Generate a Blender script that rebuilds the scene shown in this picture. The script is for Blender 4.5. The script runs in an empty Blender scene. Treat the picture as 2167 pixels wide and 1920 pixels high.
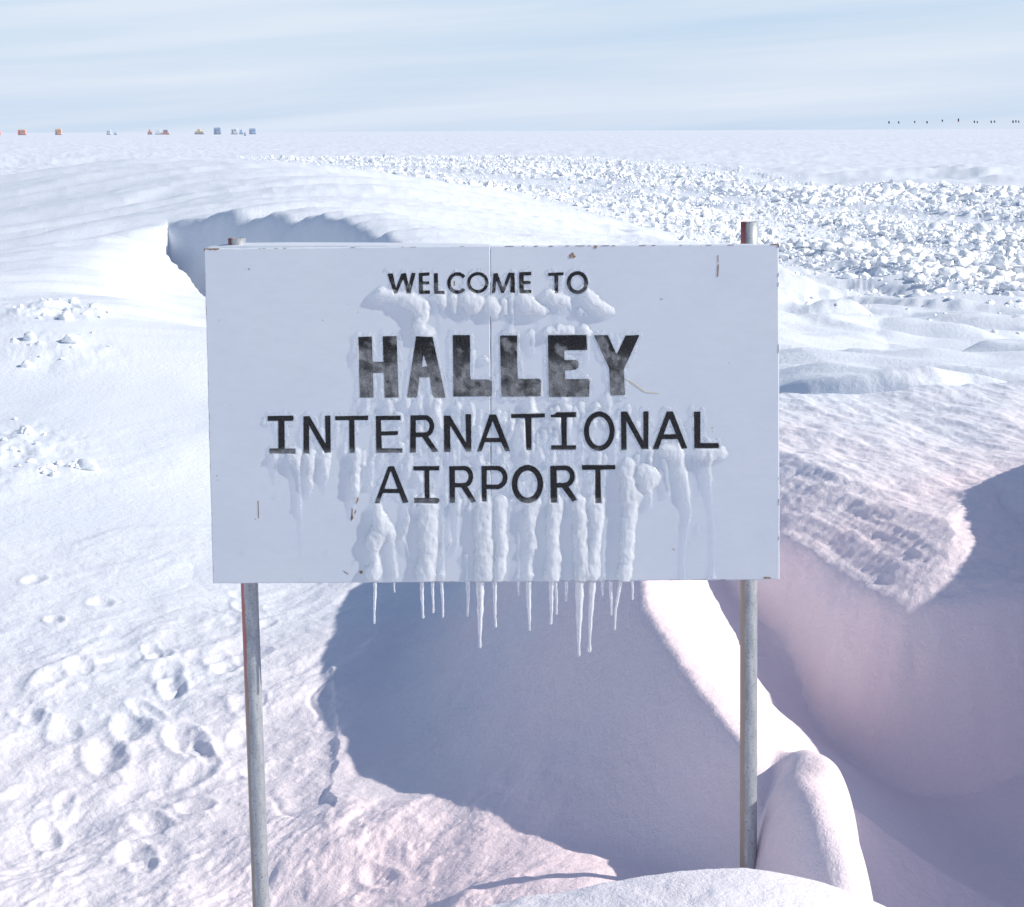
import bpy, math, random
import numpy as np
from mathutils import Matrix, Vector

rng = np.random.default_rng(7)
random.seed(7)
scene = bpy.context.scene
COL = scene.collection

# ------------------------------------------------------------------ camera
EYE = 1.68
PITCH = math.radians(8.52)
ROLL = math.radians(-0.22)
FD = 4300.0                       # focal length for a 2044 wide picture
FS = FD * 2167 / 2044             # for the 2167 wide photograph
RC = np.array((Matrix.Rotation(math.pi / 2 - PITCH, 3, 'X') @ Matrix.Rotation(ROLL, 3, 'Z')))


def ray(u, v, src=False):
    if src:
        c = np.array([(u - 1083.5) / FS, (960.0 - v) / FS, -1.0])
    else:
        c = np.array([(u - 1022.0) / FD, (905.5 - v) / FD, -1.0])
    return RC @ c


def at_z(u, v, z):
    d = ray(u, v)
    t = (z - EYE) / d[2]
    return d[0] * t, d[1] * t


def at_y(u, v, y, src=False):
    d = ray(u, v, src)
    t = y / d[1]
    return np.array([d[0] * t, y, EYE + d[2] * t])


cam_d = bpy.data.cameras.new("camera")
cam = bpy.data.objects.new("camera", cam_d)
COL.objects.link(cam)
cam_d.sensor_width = 36.0
cam_d.lens = FD / 2044 * 36.0
cam_d.clip_start = 0.1
cam_d.clip_end = 60000
cam.matrix_world = Matrix.Translation((0, 0, EYE)) @ Matrix(RC.tolist()).to_4x4()
scene.camera = cam

# ------------------------------------------------------------------ light
SUN = np.array([0.82, -0.155, 0.535])
SUN /= np.linalg.norm(SUN)
sun_d = bpy.data.lights.new("sun", 'SUN')
sun_d.energy = 4.3
sun_d.angle = math.radians(0.53)
sun_d.color = (1.0, 0.945, 0.84)
sun = bpy.data.objects.new("sun", sun_d)
COL.objects.link(sun)
sun.rotation_euler = Vector(SUN.tolist()).to_track_quat('Z', 'Y').to_euler()
sun.location = (20, -5, 15)

world = bpy.data.worlds.new("World")
scene.world = world
world.use_nodes = True
wt = world.node_tree
wt.nodes.clear()


def N(tree, kind, **kw):
    n = tree.nodes.new(kind)
    for k, v in kw.items():
        if k in n.inputs:
            n.inputs[k].default_value = v
        else:
            setattr(n, k, v)
    return n


def L(tree, a, b):
    tree.links.new(a, b)


def math_n(tree, op, a, b=None, clamp=False):
    n = tree.nodes.new('ShaderNodeMath')
    n.operation = op
    n.use_clamp = clamp
    for i, q in enumerate((a, b)):
        if q is None:
            continue
        if isinstance(q, (int, float)):
            n.inputs[i].default_value = q
        else:
            tree.links.new(q, n.inputs[i])
    return n.outputs[0]


def mixc(tree, fac, a, b, blend='MIX'):
    n = tree.nodes.new('ShaderNodeMix')
    n.data_type = 'RGBA'
    n.blend_type = blend
    for idx, q in ((0, fac), (6, a), (7, b)):
        if isinstance(q, (int, float)):
            n.inputs[idx].default_value = q
        elif isinstance(q, tuple):
            n.inputs[idx].default_value = (*q, 1.0) if len(q) == 3 else q
        else:
            tree.links.new(q, n.inputs[idx])
    return n.outputs[2]


def ramp(tree, fac, p0, p1, c0=(0, 0, 0), c1=(1, 1, 1)):
    n = tree.nodes.new('ShaderNodeValToRGB')
    n.color_ramp.elements[0].position = p0
    n.color_ramp.elements[1].position = p1
    n.color_ramp.elements[0].color = (*c0, 1)
    n.color_ramp.elements[1].color = (*c1, 1)
    tree.links.new(fac, n.inputs[0])
    return n.outputs[0]


sky = N(wt, 'ShaderNodeTexSky', sky_type='NISHITA')
sky.sun_disc = False
sky.sun_elevation = math.asin(SUN[2])
sky.sun_rotation = math.atan2(SUN[0], SUN[1])
sky.altitude = 50
sky.air_density = 1.0
sky.dust_density = 0.6
sky.ozone_density = 3.0
tc = N(wt, 'ShaderNodeTexCoord')
sep = N(wt, 'ShaderNodeSeparateXYZ')
L(wt, tc.outputs['Generated'], sep.inputs[0])
# cirrus: long thin bands lying almost level above the horizon
cmb = N(wt, 'ShaderNodeCombineXYZ')
zt = math_n(wt, 'MULTIPLY_ADD', sep.outputs[0], -0.06)
wt.nodes[-1].inputs[2].default_value = 0
zz = math_n(wt, 'ADD', sep.outputs[2], zt)
L(wt, math_n(wt, 'MULTIPLY', sep.outputs[0], 3.2), cmb.inputs[0])
L(wt, math_n(wt, 'MULTIPLY', sep.outputs[1], 1.0), cmb.inputs[1])
L(wt, math_n(wt, 'MULTIPLY', zz, 62.0), cmb.inputs[2])
cn = N(wt, 'ShaderNodeTexNoise', Scale=1.0, Detail=5.0, Roughness=0.5, Distortion=0.25)
L(wt, cmb.outputs[0], cn.inputs['Vector'])
cl = ramp(wt, cn.outputs[0], 0.30, 0.68)
clf = math_n(wt, 'MULTIPLY_ADD', cl, 0.12)
wt.nodes[-1].inputs[2].default_value = 0.84
# thinner veil higher up, so that the dome above stays blue
hi = math_n(wt, 'MULTIPLY', math_n(wt, 'MAXIMUM', sep.outputs[2], 0.0), 1.5)
veil = math_n(wt, 'MULTIPLY', clf, math_n(wt, 'SUBTRACT', 1.0, hi, True))
SKYC = mixc(wt, cl, (4.35, 5.55, 7.3), (5.75, 6.35, 7.35))
skc = mixc(wt, veil, sky.outputs[0], SKYC)
bg = N(wt, 'ShaderNodeBackground', Strength=0.115)
L(wt, skc, bg.inputs[0])
wo = N(wt, 'ShaderNodeOutputWorld')
L(wt, bg.outputs[0], wo.inputs[0])

scene.view_settings.view_transform = 'Standard'
scene.view_settings.look = 'None'
scene.view_settings.exposure = 0.20
scene.view_settings.gamma = 1.0

# ------------------------------------------------------------------ helpers


def material(name):
    m = bpy.data.materials.new(name)
    m.use_nodes = True
    t = m.node_tree
    b = t.nodes['Principled BSDF']
    return m, t, b


def tag(o, label=None, cat=None, group=None, kind=None):
    if label:
        o['label'] = label
    if cat:
        o['category'] = cat
    if group:
        o['group'] = group
    if kind:
        o['kind'] = kind
    return o


def mesh_obj(name, verts, faces, mat=None, parent=None, smooth=False):
    me = bpy.data.meshes.new(name)
    me.from_pydata([tuple(map(float, v)) for v in verts], [], [tuple(map(int, f)) for f in faces])
    me.update()
    if smooth:
        me.polygons.foreach_set('use_smooth', np.ones(len(me.polygons), bool))
    if mat:
        me.materials.append(mat)
    o = bpy.data.objects.new(name, me)
    COL.objects.link(o)
    if parent:
        o.parent = parent
    return o


def np_mesh(name, V, Q, mat, smooth=True, parent=None):
    """fast mesh from numpy verts and faces of equal size"""
    V = np.asarray(V, np.float32)
    Q = np.asarray(Q, np.int32)
    me = bpy.data.meshes.new(name)
    k = Q.shape[1]
    me.vertices.add(len(V))
    me.vertices.foreach_set('co', V.ravel())
    me.loops.add(Q.size)
    me.loops.foreach_set('vertex_index', Q.ravel())
    me.polygons.add(len(Q))
    me.polygons.foreach_set('loop_start', np.arange(0, Q.size, k, dtype=np.int32))
    me.polygons.foreach_set('use_smooth', np.full(len(Q), smooth, bool))
    me.update(calc_edges=True)
    me.validate()
    if mat:
        me.materials.append(mat)
    o = bpy.data.objects.new(name, me)
    COL.objects.link(o)
    if parent:
        o.parent = parent
    return o


def empty(name, loc=(0, 0, 0)):
    o = bpy.data.objects.new(name, None)
    COL.objects.link(o)
    o.location = loc
    o.empty_display_size = 0.2
    return o


class MB:
    """collects solids into one mesh"""

    def __init__(self):
        self.v, self.f = [], []

    def add(self, vs, fs):
        b = len(self.v)
        self.v += [tuple(p) for p in vs]
        self.f += [tuple(b + i for i in f) for f in fs]

    def box(self, x0, x1, y0, y1, z0, z1, taper=0.0):
        t = taper
        vs = [(x0, y0, z0), (x1, y0, z0), (x1, y1, z0), (x0, y1, z0),
              (x0 + t, y0 + t, z1), (x1 - t, y0 + t, z1), (x1 - t, y1 - t, z1), (x0 + t, y1 - t, z1)]
        self.add(vs, [(0, 3, 2, 1), (4, 5, 6, 7), (0, 1, 5, 4), (1, 2, 6, 5), (2, 3, 7, 6), (3, 0, 4, 7)])

    def tube(self, pts, radii, n=14, cap=True):
        pts = [np.array(p, float) for p in pts]
        vs, fs = [], []
        for i, p in enumerate(pts):
            d = pts[min(i + 1, len(pts) - 1)] - pts[max(i - 1, 0)]
            d /= np.linalg.norm(d)
            a = np.cross(d, [0.0, 1.0, 0.0])
            if np.linalg.norm(a) < 1e-3:
                a = np.cross(d, [1.0, 0, 0])
            a /= np.linalg.norm(a)
            b = np.cross(d, a)
            for k in range(n):
                w = 2 * math.pi * k / n
                vs.append(p + radii[i] * (math.cos(w) * a + math.sin(w) * b))
        for i in range(len(pts) - 1):
            for k in range(n):
                k2 = (k + 1) % n
                fs.append((i * n + k, i * n + k2, (i + 1) * n + k2, (i + 1) * n + k))
        if cap:
            fs.append(tuple(range(n)))
            fs.append(tuple(reversed(range((len(pts) - 1) * n, len(pts) * n))))
        self.add(vs, fs)

    def build(self, name, mat, parent=None, smooth=False):
        return mesh_obj(name, self.v, self.f, mat, parent, smooth)


# ------------------------------------------------------------------ noise
_perm = rng.permutation(4096)
_ang = rng.uniform(0, 2 * np.pi, 4096)
_gx, _gy = np.cos(_ang), np.sin(_ang)


def perlin(x, y, seed=0):
    xi = np.floor(x).astype(np.int64)
    yi = np.floor(y).astype(np.int64)
    xf, yf = x - xi, y - yi
    su = xf * xf * xf * (xf * (xf * 6 - 15) + 10)
    sv = yf * yf * yf * (yf * (yf * 6 - 15) + 10)

    def g(i, j, a, b):
        h = _perm[(_perm[(i + seed * 131) & 4095] + j) & 4095]
        return _gx[h] * a + _gy[h] * b
    n00 = g(xi, yi, xf, yf)
    n10 = g(xi + 1, yi, xf - 1, yf)
    n01 = g(xi, yi + 1, xf, yf - 1)
    n11 = g(xi + 1, yi + 1, xf - 1, yf - 1)
    return 1.45 * ((n00 * (1 - su) + n10 * su) * (1 - sv) + (n01 * (1 - su) + n11 * su) * sv)


def fbm(x, y, seed=0, oct=4, gain=0.5, lac=2.03):
    s, a = 0.0, 1.0
    for o in range(oct):
        s = s + a * perlin(x, y, seed + o)
        x, y, a = x * lac + 3.1, y * lac + 1.7, a * gain
    return s


def ridged(x, y, seed=0, oct=3, gain=0.5):
    s, a = 0.0, 1.0
    for o in range(oct):
        s = s + a * (1 - 2 * np.abs(perlin(x, y, seed + o)))
        x, y, a = x * 2.07 + 1.3, y * 2.07 + 5.2, a * gain
    return s


def sst(a, b, x):
    t = np.clip((x - a) / (b - a), 0, 1)
    return t * t * (3 - 2 * t)


def smax(a, b, k):
    h = np.clip(0.5 + 0.5 * (a - b) / k, 0, 1)
    return b + (a - b) * h + k * h * (1 - h)


def rot(x, y, dx, dy):
    """coordinates along and across direction (dx,dy)"""
    n = math.hypot(dx, dy)
    dx, dy = dx / n, dy / n
    return x * dx + y * dy, -x * dy + y * dx


def inpoly(x, y, P):
    c = np.zeros(x.shape, bool)
    for (x0, y0), (x1, y1) in zip(P, P[1:] + P[:1]):
        cond = ((y0 > y) != (y1 > y))
        if y1 != y0:
            c ^= cond & (x < (x1 - x0) * (y - y0) / (y1 - y0) + x0)
    return c


def polydist(x, y, P, closed=False):
    d = np.full(x.shape, 1e9)
    Q = P + P[:1] if closed else P
    for (x0, y0), (x1, y1) in zip(Q, Q[1:]):
        dx, dy = x1 - x0, y1 - y0
        l2 = dx * dx + dy * dy + 1e-12
        t = np.clip(((x - x0) * dx + (y - y0) * dy) / l2, 0, 1)
        d = np.minimum(d, np.hypot(x - x0 - t * dx, y - y0 - t * dy))
    return d


# ------------------------------------------------------------------ terrain
def rbf_fit(P, smooth=3e-3):
    P = np.array(P, float)
    X, z = P[:, :2], P[:, 2]
    n = len(P)
    r2 = ((X[:, None] - X[None]) ** 2).sum(2)
    K = 0.5 * r2 * np.log(r2 + 1e-12) + smooth * np.eye(n)
    A = np.zeros((n + 3, n + 3))
    A[:n, :n] = K
    A[:n, n] = 1
    A[:n, n + 1:] = X
    A[n, :n] = 1
    A[n + 1:, :n] = X.T
    w = np.linalg.solve(A, np.concatenate([z, np.zeros(3)]))
    return X, w


def rbf_eval(M, x, y):
    X, w = M
    s = w[len(X)] + w[len(X) + 1] * x + w[len(X) + 2] * y
    for (a, b), c in zip(X, w):
        r2 = (x - a) ** 2 + (y - b) ** 2
        s = s + c * 0.5 * r2 * np.log(r2 + 1e-12)
    return s


# the warp keeps the spline well behaved: depth enters by its logarithm
def wx(x, y):
    return 6.0 * x / (y + 2.0), 4.0 * np.log(np.maximum(y, 0.5) / 5.0)


UV = [  # picture point and ground height there
    (0, 1811, -.35), (250, 1811, -.35), (500, 1811, -.33), (750, 1811, -.27), (1000, 1811, -.15),
    (0, 1600, -.33), (300, 1600, -.33), (600, 1550, -.29), (800, 1620, -.21),
    (0, 1400, -.28), (300, 1400, -.28), (560, 1350, -.26),
    (0, 1200, -.20), (300, 1200, -.22), (600, 1200, -.24), (0, 1050, -.12), (350, 1050, -.15),
    (0, 900, .0), (350, 900, -.03), (0, 750, .10), (350, 750, .08), (0, 640, .18), (350, 640, .16), (405, 610, .16),
    (600, 1000, -.2), (600, 800, .0), (600, 650, .12), (850, 800, .0), (850, 680, .05),
    (750, 1250, -.21), (850, 1400, -.23), (950, 1550, -.20), (1060, 1680, -.15), (1150, 1760, -.10),
    (900, 1200, -.18), (900, 1000, -.05), (1000, 1250, -.17), (1100, 1450, -.16), (1200, 1600, -.12),
    (1300, 1700, -.15), (1450, 1811, -.2),
    (1560, 1080, .24), (1700, 1140, .21), (1880, 1205, .17), (1965, 1130, .20), (2044, 1170, .15), (1400, 1010, .26), (1420, 1200, .06),
    (1560, 1190, .12), (1700, 1270, .09), (1900, 1400, -.05), (2044, 1500, -.12), (1800, 1600, -.24),
    (2044, 1780, -.32), (1900, 1811, -.35), (2044, 1300, .02), (1600, 1350, .0), (1700, 1480, -.14),
    (1560, 820, .36), (1700, 792, .42), (1850, 778, .42), (2044, 792, .38), (2000, 900, .36),
    (1560, 745, .20), (1800, 735, .22), (2044, 740, .2), (1400, 760, .2), (1250, 800, .2),
    (1560, 650, .10), (1800, 655, .14), (2044, 665, .12), (1560, 585, .0), (1800, 610, .02), (2044, 615, .0),
    (1200, 600, .05), (1350, 560, .0),
]
PTS = []
for u, v, z in UV:
    x, y = at_z(u, v, z)
    PTS.append((x, y, z))
PTS += [(-4, 5, -.3), (-4, 9, -.1), (-6, 15, .1), (-7, 22, .1), (3.2, 5, .1), (4, 8, .35), (5, 12, .3), (6, 18, .1),
        (0, 2.6, .0), (-2, 2.6, -.2), (2, 2.6, .0), (0.5, 3.4, .02), (-.6, 3.6, -.2),
        (-8, 32, 0), (-3, 30, 0), (2, 30, 0), (8, 30, 0), (0, 45, 0), (-10, 45, 0), (10, 45, 0)]
FLOOR = rbf_fit([(*wx(a, b), c) for a, b, c in PTS])

UPV = [(335, 440, 21.6), (430, 428, 21), (540, 425, 20), (640, 432, 19), (740, 460, 17.6), (810, 490, 16.5),
       (950, 560, 15.0), (1050, 640, 13.8),
       (0, 400, 28), (200, 328, 34), (330, 320, 33), (430, 320, 32), (600, 345, 28), (830, 400, 24.5), (1000, 440, 22),
       (1170, 487, 19.5), (1250, 560, 16.5), (0, 470, 24), (150, 440, 25), (300, 380, 27), (500, 370, 26), (405, 612, 17.2), (385, 540, 18.8), (250, 590, 16), (320, 500, 19.3), (100, 640, 14.6), (330, 640, 15.2),
       (700, 410, 22.5), (900, 460, 19.5), (150, 540, 18.0), (0, 560, 17.6)]
UP = []
for u, v, Y in UPV:
    p = at_y(u, v, Y)
    UP.append((p[0], p[1], p[2]))
SCARP = [(at_y(u, v, Y)[0], Y) for u, v, Y in [(225, 672, 15.6), (200, 618, 17.0), (175, 550, 18.6), (190, 478, 20.6)]] + [(p[0], p[1]) for p in UP[:8]]
UP += [(-12, 34, .5), (-14, 50, 0), (-6, 48, .1), (0, 45, 0), (3, 28, .0), (3, 20, .1), (2.2, 16, .25), (-12, 24, .25),
       (-3, 40, .6), (-7, 40, .7), (6, 36, 0), (1.6, 13.5, .3), (-10, 60, 0), (0, 60, 0), (10, 50, 0)]
DUNE = rbf_fit([(*wx(a, b), c) for a, b, c in UP])


def scarp_sd(x, y):
    """signed distance to the cornice (positive behind it) and position along it"""
    P = [(-40, 13.0), (-6, 13.2), (-3.7, 13.7), (-2.75, 14.8)] + SCARP + [(.9, 12.6), (3, 11.5)]
    d = np.full(x.shape, 1e9)
    side = np.where(inpoly(x, y, P + [(9, 11.5), (9, 95), (-45, 95), (-45, 13)]), 1.0, -1.0)
    along = np.zeros(x.shape)
    for i, ((x0, y0), (x1, y1)) in enumerate(zip(P, P[1:])):
        dx, dy = x1 - x0, y1 - y0
        l2 = dx * dx + dy * dy
        t = np.clip(((x - x0) * dx + (y - y0) * dy) / l2, 0, 1)
        dd = np.hypot(x - x0 - t * dx, y - y0 - t * dy)
        m = dd < d
        d = np.where(m, dd, d)
        along = np.where(m, i + t, along)
    return d * side, along


RY = np.array([3.6, 4.2, 4.6, 4.9, 5.2, 5.7, 6.2, 6.9, 7.7, 8.6, 9.3, 10.2])
RX = np.array([.70, .67, .650, .625, .585, .47, .40, .385, .40, .45, .60, .85])
RZ = np.array([-.4, -.35, -.25, -.06, .16, .24, .305, .40, .49, .52, .43, .26])
WY = np.array([2.0, 3.4, 4.2, 5.0, 6.0, 6.9, 7.35, 7.8, 8.3, 9.6, 11.0])
WZ = np.array([.10, .45, .85, 1.05, 1.08, 1.08, .93, .66, .38, .10, -.1])

ZONE_NEAR = [(430, 326), (560, 336), (700, 362), (830, 402), (1000, 442), (1180, 487), (1330, 505), (1480, 520),
             (1560, 540), (1700, 582), (1850, 603), (2044, 615), (2400, 650)]
ZONE_FAR = [(2400, 408), (2044, 394), (1800, 382), (1650, 384), (1540, 364), (1400, 336), (1250, 322), (1000, 315), (430, 319)]
ZONE = [at_z(u, v, 0) for u, v in ZONE_NEAR] + [at_z(u, v, 0) for u, v in ZONE_FAR]
LANES = [([(1000, 362), (1300, 383), (1480, 412), (1700, 430), (2044, 462), (2400, 500)], 1.0),
         ([(560, 330), (900, 352), (1200, 398), (1480, 455), (1700, 492), (2044, 540), (2400, 590)], .75)]
LANES = [([at_z(u, v, 0) for u, v in P], w) for P, w in LANES]


def rubble_mask(x, y):
    ins = inpoly(x, y, ZONE)
    d = polydist(x, y, ZONE, True)
    rel = d / (0.03 * y + 0.15)
    m = np.where(ins, sst(-.2, 1.2, rel), sst(.5, 0, rel) * .3)
    for P, w in LANES:
        dl = polydist(x, y, P)
        m = m * (1 - .85 * w * sst(1.25, .5, dl / (0.017 * y + .25)))
    return m


def base(x, y):
    X, Y = wx(x, y)
    f = rbf_eval(FLOOR, X, Y)
    f = f * sst(60, 26, y)
    f = np.clip(f, -.6, 1.3)
    lim = sst(7.0, 3.0, np.abs(x) - .25 * y)
    f = f * lim
    f = np.where(y < 2.6, f * sst(.4, 2.6, y), f)
    return f


def dune(x, y):
    X, Y = wx(x, y)
    u = rbf_eval(DUNE, X, Y)
    u = np.clip(u, -.5, 1.5)
    return u * sst(12, 15, y) * sst(64, 46, y) * sst(8, 3, np.abs(x + 2) - .3 * y)


def detail(x, y, f, u, use_dune=True):
    """everything that is sharper than the two splines"""
    r = np.hypot(x, y)
    sd, al = scarp_sd(x, y)
    w = .55 + 1.0 * sst(8.4, 6.8, al) + 1.0 * sst(4.2, 2.4, al) + .5 * sst(13.0, 16.0, al)
    jag = .035 * perlin(x * .9, y * .9, 40) + .009 * perlin(x * 5, y * 2, 41) + .006 * perlin(x * 13, y * 5, 42)
    s = sst(-1, .0, (sd + jag) / w)
    # dune tops: wind ripples following the drift
    a, c = rot(x, y, 1.0, .38)
    rip = .020 * ridged(a * .30, c * 3.4, 50, 3) + .07 * fbm(a * .16, c * .7, 55, 3) + .008 * fbm(a * 1.2, c * 7, 58, 3)
    cut = .05 * sst(.0, .5, fbm(a * .22, c * 1.3, 57, 2))
    uu = u + (rip - cut) * sst(13, 18, y) * sst(70, 40, y)
    ff = f + .02 * fbm(x * .9, y * .6, 60, 3) * sst(9, 14, y)
    dm = sst(11.5, 14.5, y) * sst(66, 50, y)
    du = np.where(uu > ff, ff + (uu - ff) * s, ff)
    z = ff + (du - ff) * dm
    # big smooth undulation of the far plain
    far = sst(24, 60, y)
    z = z + far * (.10 * fbm(x * .05, y * .03, 70, 3))
    a, c = rot(x, y, .93, -.28)
    z = z + sst(28, 80, r) * sst(2500, 300, r) * (.05 * ridged(a * .16, c * .55, 72, 4) + .05 * fbm(a * .5, c * 1.5, 78, 3))
    # hard sastrugi at the far right
    pm = np.exp(-(((x - 17) / 9) ** 2 + ((y - 72) / 16) ** 2))
    z = z + pm * (.30 * ridged(x * .11, y * .16, 80, 4) + .22 * fbm(x * .32, y * .3, 82, 4))
    # rubble belt: churned base
    m = rubble_mask(x, y)
    _a, _c = rot(x, y, .37, -.93)
    m = m * (.55 + .45 * sst(-.35, .45, np.sin(_c * 1.5 + 1.2 * perlin(_a * .12, _c * .2, 245))))
    z = z + m * (.07 + .10 * np.abs(fbm(x * 1.3, y * 1.0, 90, 4)) + .05 * ridged(x * 3.3, y * 2.7, 95, 2))
    z = z - .035 * m * 0
    # ---- right middle ground: wind-carved sastrugi
    wr = sst(.7, 1.6, x + .0 * y) * sst(8.4, 9.8, y) * sst(34, 20, y)
    a, c = rot(x, y, 1.0, -.42)
    z = z + wr * (.085 * ridged(a * .30, c * .95, 100, 2) + .035 * fbm(a * .8, c * 2.4, 104, 3) - .05)
    step = sst(.05, .22, fbm(a * .35, c * .9, 107, 2))
    z = z + wr * .08 * step
    # the tongue of hard snow that ends in a low cliff
    din = polydist(x, y, TONGUE, True)
    ins = inpoly(x, y, TONGUE)
    jag = .025 * perlin(x * 2.5, y * 2.5, 117) + .006 * perlin(x * 14, y * 14, 118)
    sdt = np.where(ins, -din, din) + jag
    top = .455 + .035 * (y - 7.0) + .05 * (x - 1.3) + .02 * perlin(x * 2.2, y * 1.3, 119)
    sp = np.maximum(sdt + .06, 0)
    tg = top - .40 * (np.sqrt(sp * sp + .05 ** 2) - .05)
    sp = np.maximum(sdt - .27, 0)
    tg = tg - .75 * (np.sqrt(sp * sp + .03 ** 2) - .03)
    lay = sst(-.2, .05, sdt) * sst(.45, .25, sdt)
    tg = tg + lay * (.0055 * ridged(sdt * 6.5 + .3 * perlin(x * 2, y * 2, 115), x * .9 + 5, 116, 3) + .005 * fbm(x * 12, y * 20, 113, 3))
    tg = np.where(y < 12, tg - .9 * sst(9.3, 10.6, y) - .6 * sst(.25, .8, sdt), -9)
    z = smax(z, tg, .04)
    # ripples on it
    wt_ = sst(.75, 1.1, x) * sst(6.6, 7.2, y) * sst(10.6, 9.8, y)
    a, c = rot(x, y, .30, -.95)
    z = z + wt_ * (.008 * ridged(a * .9, c * 5.0, 110, 3) + .005 * fbm(a * 6, c * 13, 114, 3))
    # ---- ridge between the two hollows
    xc = np.interp(y, RY, RX) + .012 * perlin(y * 2.2, y * 0 + 3.3, 120)
    zc = np.interp(y, RY, RZ) + .010 * perlin(y * 2.9, y * 0 + 7.7, 121)
    dx = x - xc
    sl = 1.12 + .75 * sst(5.6, 5.0, y)
    left = zc - sl * (np.sqrt(np.maximum(-dx, 0) ** 2 + .025 ** 2) - .025)
    right = zc - (.80 + .55 * sst(5.6, 6.8, y)) * (np.sqrt(np.maximum(dx, 0) ** 2 + .09 ** 2) - .09)
    rg = np.where(dx < 0, left, right)
    rg = rg - 3 * sst(10.2, 12.5, y) - 2 * sst(3.9, 3.2, y)
    z = smax(z, rg, .24)
    # the rounded mound by the right post and the lit hump in front
    xm = x + .03 * perlin(x * 5 + 3, y * 4, 125)
    ym = y + .06 * perlin(x * 4, y * 3 + 5, 126)
    e = ((xm - .712) / .143) ** 2 + ((ym - 4.98) / .43) ** 2
    md = -.30 + .475 * np.maximum(1 - e ** 1.5, 0) ** .5 + .10 * (x - .69) + .012 * perlin(x * 9, y * 7, 127) - 3 * np.maximum(e - 1, 0)
    z = smax(z, md, .06)
    e = np.where(x > .42, (x - .42) / .36, (x - .42) / .62) ** 2
    hm = .168 - .10 * e + .05 * (x - .42) - .9 * np.maximum(y - 4.27, 0) ** 1.3 * 2.2 - .10 * np.maximum(4.2 - y, 0)
    hm = hm - .6 * np.maximum(e - 1, 0)
    z = smax(z, hm, .03)
    # ---- unseen high drift added beyond the right edge, crest shaped to shade the hollow
    xw = np.maximum(2.40, .2377 * y + .58) + .05 * perlin(y * .9, y * 0, 130)
    zw = np.interp(y, WY, WZ) + .65 * (xw - 2.40)
    dx = x - xw
    wl = zw - 2.1 * np.maximum(-dx, 0) - .28 * np.maximum(dx, 0)
    z = smax(z, np.where((y > 1.5) & (y < 11.5), wl, -9), .16)
    # ---- left foreground: trodden, wind-crusted snow
    wl_ = sst(.28, -.22, x - .03 * (y - 5) + .10 * perlin(y * 1.6, x * 1.6, 139)) * sst(14.5, 9.5, y) * sst(2.0, 3.0, y)
    near = sst(10.0, 6.2, y)
    hol = 1 - sst(-.62, -.40, x - .06 * (y - 7)) * sst(5.55, 6.1, y - .5 * np.maximum(-x, 0)) * sst(10, 8.5, y)
    wl_ = wl_ * np.clip(hol + .05, 0, 1)
    a, c = rot(x, y, .40, .92)
    pm_ = sst(-.35, .45, fbm(a * .8, c * 1.3, 149, 2))
    lump = (.004 + .0125 * pm_) * fbm(a * 1.9, c * 4.6, 140, 5, .55) + .018 * ridged(a * 1.3, c * 3.1, 146, 3) * sst(.3, .9, pm_)
    z = z + .78 * wl_ * lump * (.28 + .72 * near)
    z = z + wl_ * near * .020 * fbm(x * 2.6, y * 1.4, 150, 3)
    z = z + wl_ * near * .0055 * np.maximum(fbm(x * 16, y * 12, 153, 3), 0)
    # general tiny roughness on the near snow
    z = z + sst(14, 7, r) * (.0030 * fbm(x * 9, y * 9, 160, 4) + .006 * fbm(x * 1.6, y * 1.6, 164, 2))
    for px, py, rx, ry, dp, an in FEET:
        ca, sa = math.cos(an), math.sin(an)
        p, q = (x - px) * ca + (y - py) * sa, -(x - px) * sa + (y - py) * ca
        e = np.sqrt((p / rx) ** 2 + (q / ry) ** 2)
        z = z - .44 * dp * sst(1.15, .3, e) + .16 * dp * np.exp(-((e - 1.25) / .25) ** 2)
        z = z + dp * .12 * sst(1.3, 1.0, e) * fbm(x * 18, y * 14, 170, 2)
    # a cracked slab lip beside the hollow
    dl = polydist(x, y, LIP)
    sgn = np.where(x > np.interp(y, LIPY, LIPX), 1, -1)
    q = dl * sgn + .014 * perlin(x * 14, y * 9, 180)
    z = z + np.where(q > 0, .016 * np.exp(-q / .10), .016 * np.exp(-np.abs(q) / .012)) * sst(.22, .0, dl) * (.25 + .75 * sst(-.35, .2, perlin(y * 4, y * 0, 181)))
    # crusty patches at the left
    for px, py, rx, ry, h, sd_ in PATCH:
        e = ((x - px) / rx) ** 2 + ((y - py) / ry) ** 2
        z = z + .55 * h * np.exp(-e) * np.maximum(.25 + ridged(x * 2.4, y * 1.5, sd_, 4, .6) * .55, 0)
    # camera stands on level snow
    q_ = np.abs(perlin(x * 4.3 + 7, y * 2.6, 190))
    z = z - wl_ * near * .012 * sst(.12, .0, q_) * sst(.0, .4, perlin(x * 1.1, y * .8, 191))
    return z


def at_d(u, v, z):
    return at_z(u, v, z)


FEET = []
for u, v, z, rx, ry, dp, an in [(212, 1512, -.31, .062, .17, .035, .25), (262, 1452, -.30, .06, .16, .028, .2),
                                (372, 1482, -.30, .06, .18, .038, .35), (395, 1545, -.31, .055, .13, .022, -.2),
                                (345, 1378, -.28, .045, .11, .04, .15), (335, 1350, -.27, .05, .13, .025, .1),
                                (130, 1462, -.3, .05, .13, .02, .2), (440, 1330, -.27, .05, .13, .02, .3),
                                (300, 1640, -.33, .05, .1, .025, .5), (760, 1740, -.24, .04, .09, .02, .5)]:
    x, y = at_z(u, v, z)
    FEET.append((x, y, rx, ry, dp, an))
_r = np.random.default_rng(77)
for k in range(26):
    x, y = at_z(_r.uniform(20, 600), _r.uniform(1190, 1700), -.29)
    FEET.append((x, y, _r.uniform(.028, .05), _r.uniform(.06, .13), _r.uniform(.012, .024), _r.uniform(-.3, .6)))
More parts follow.
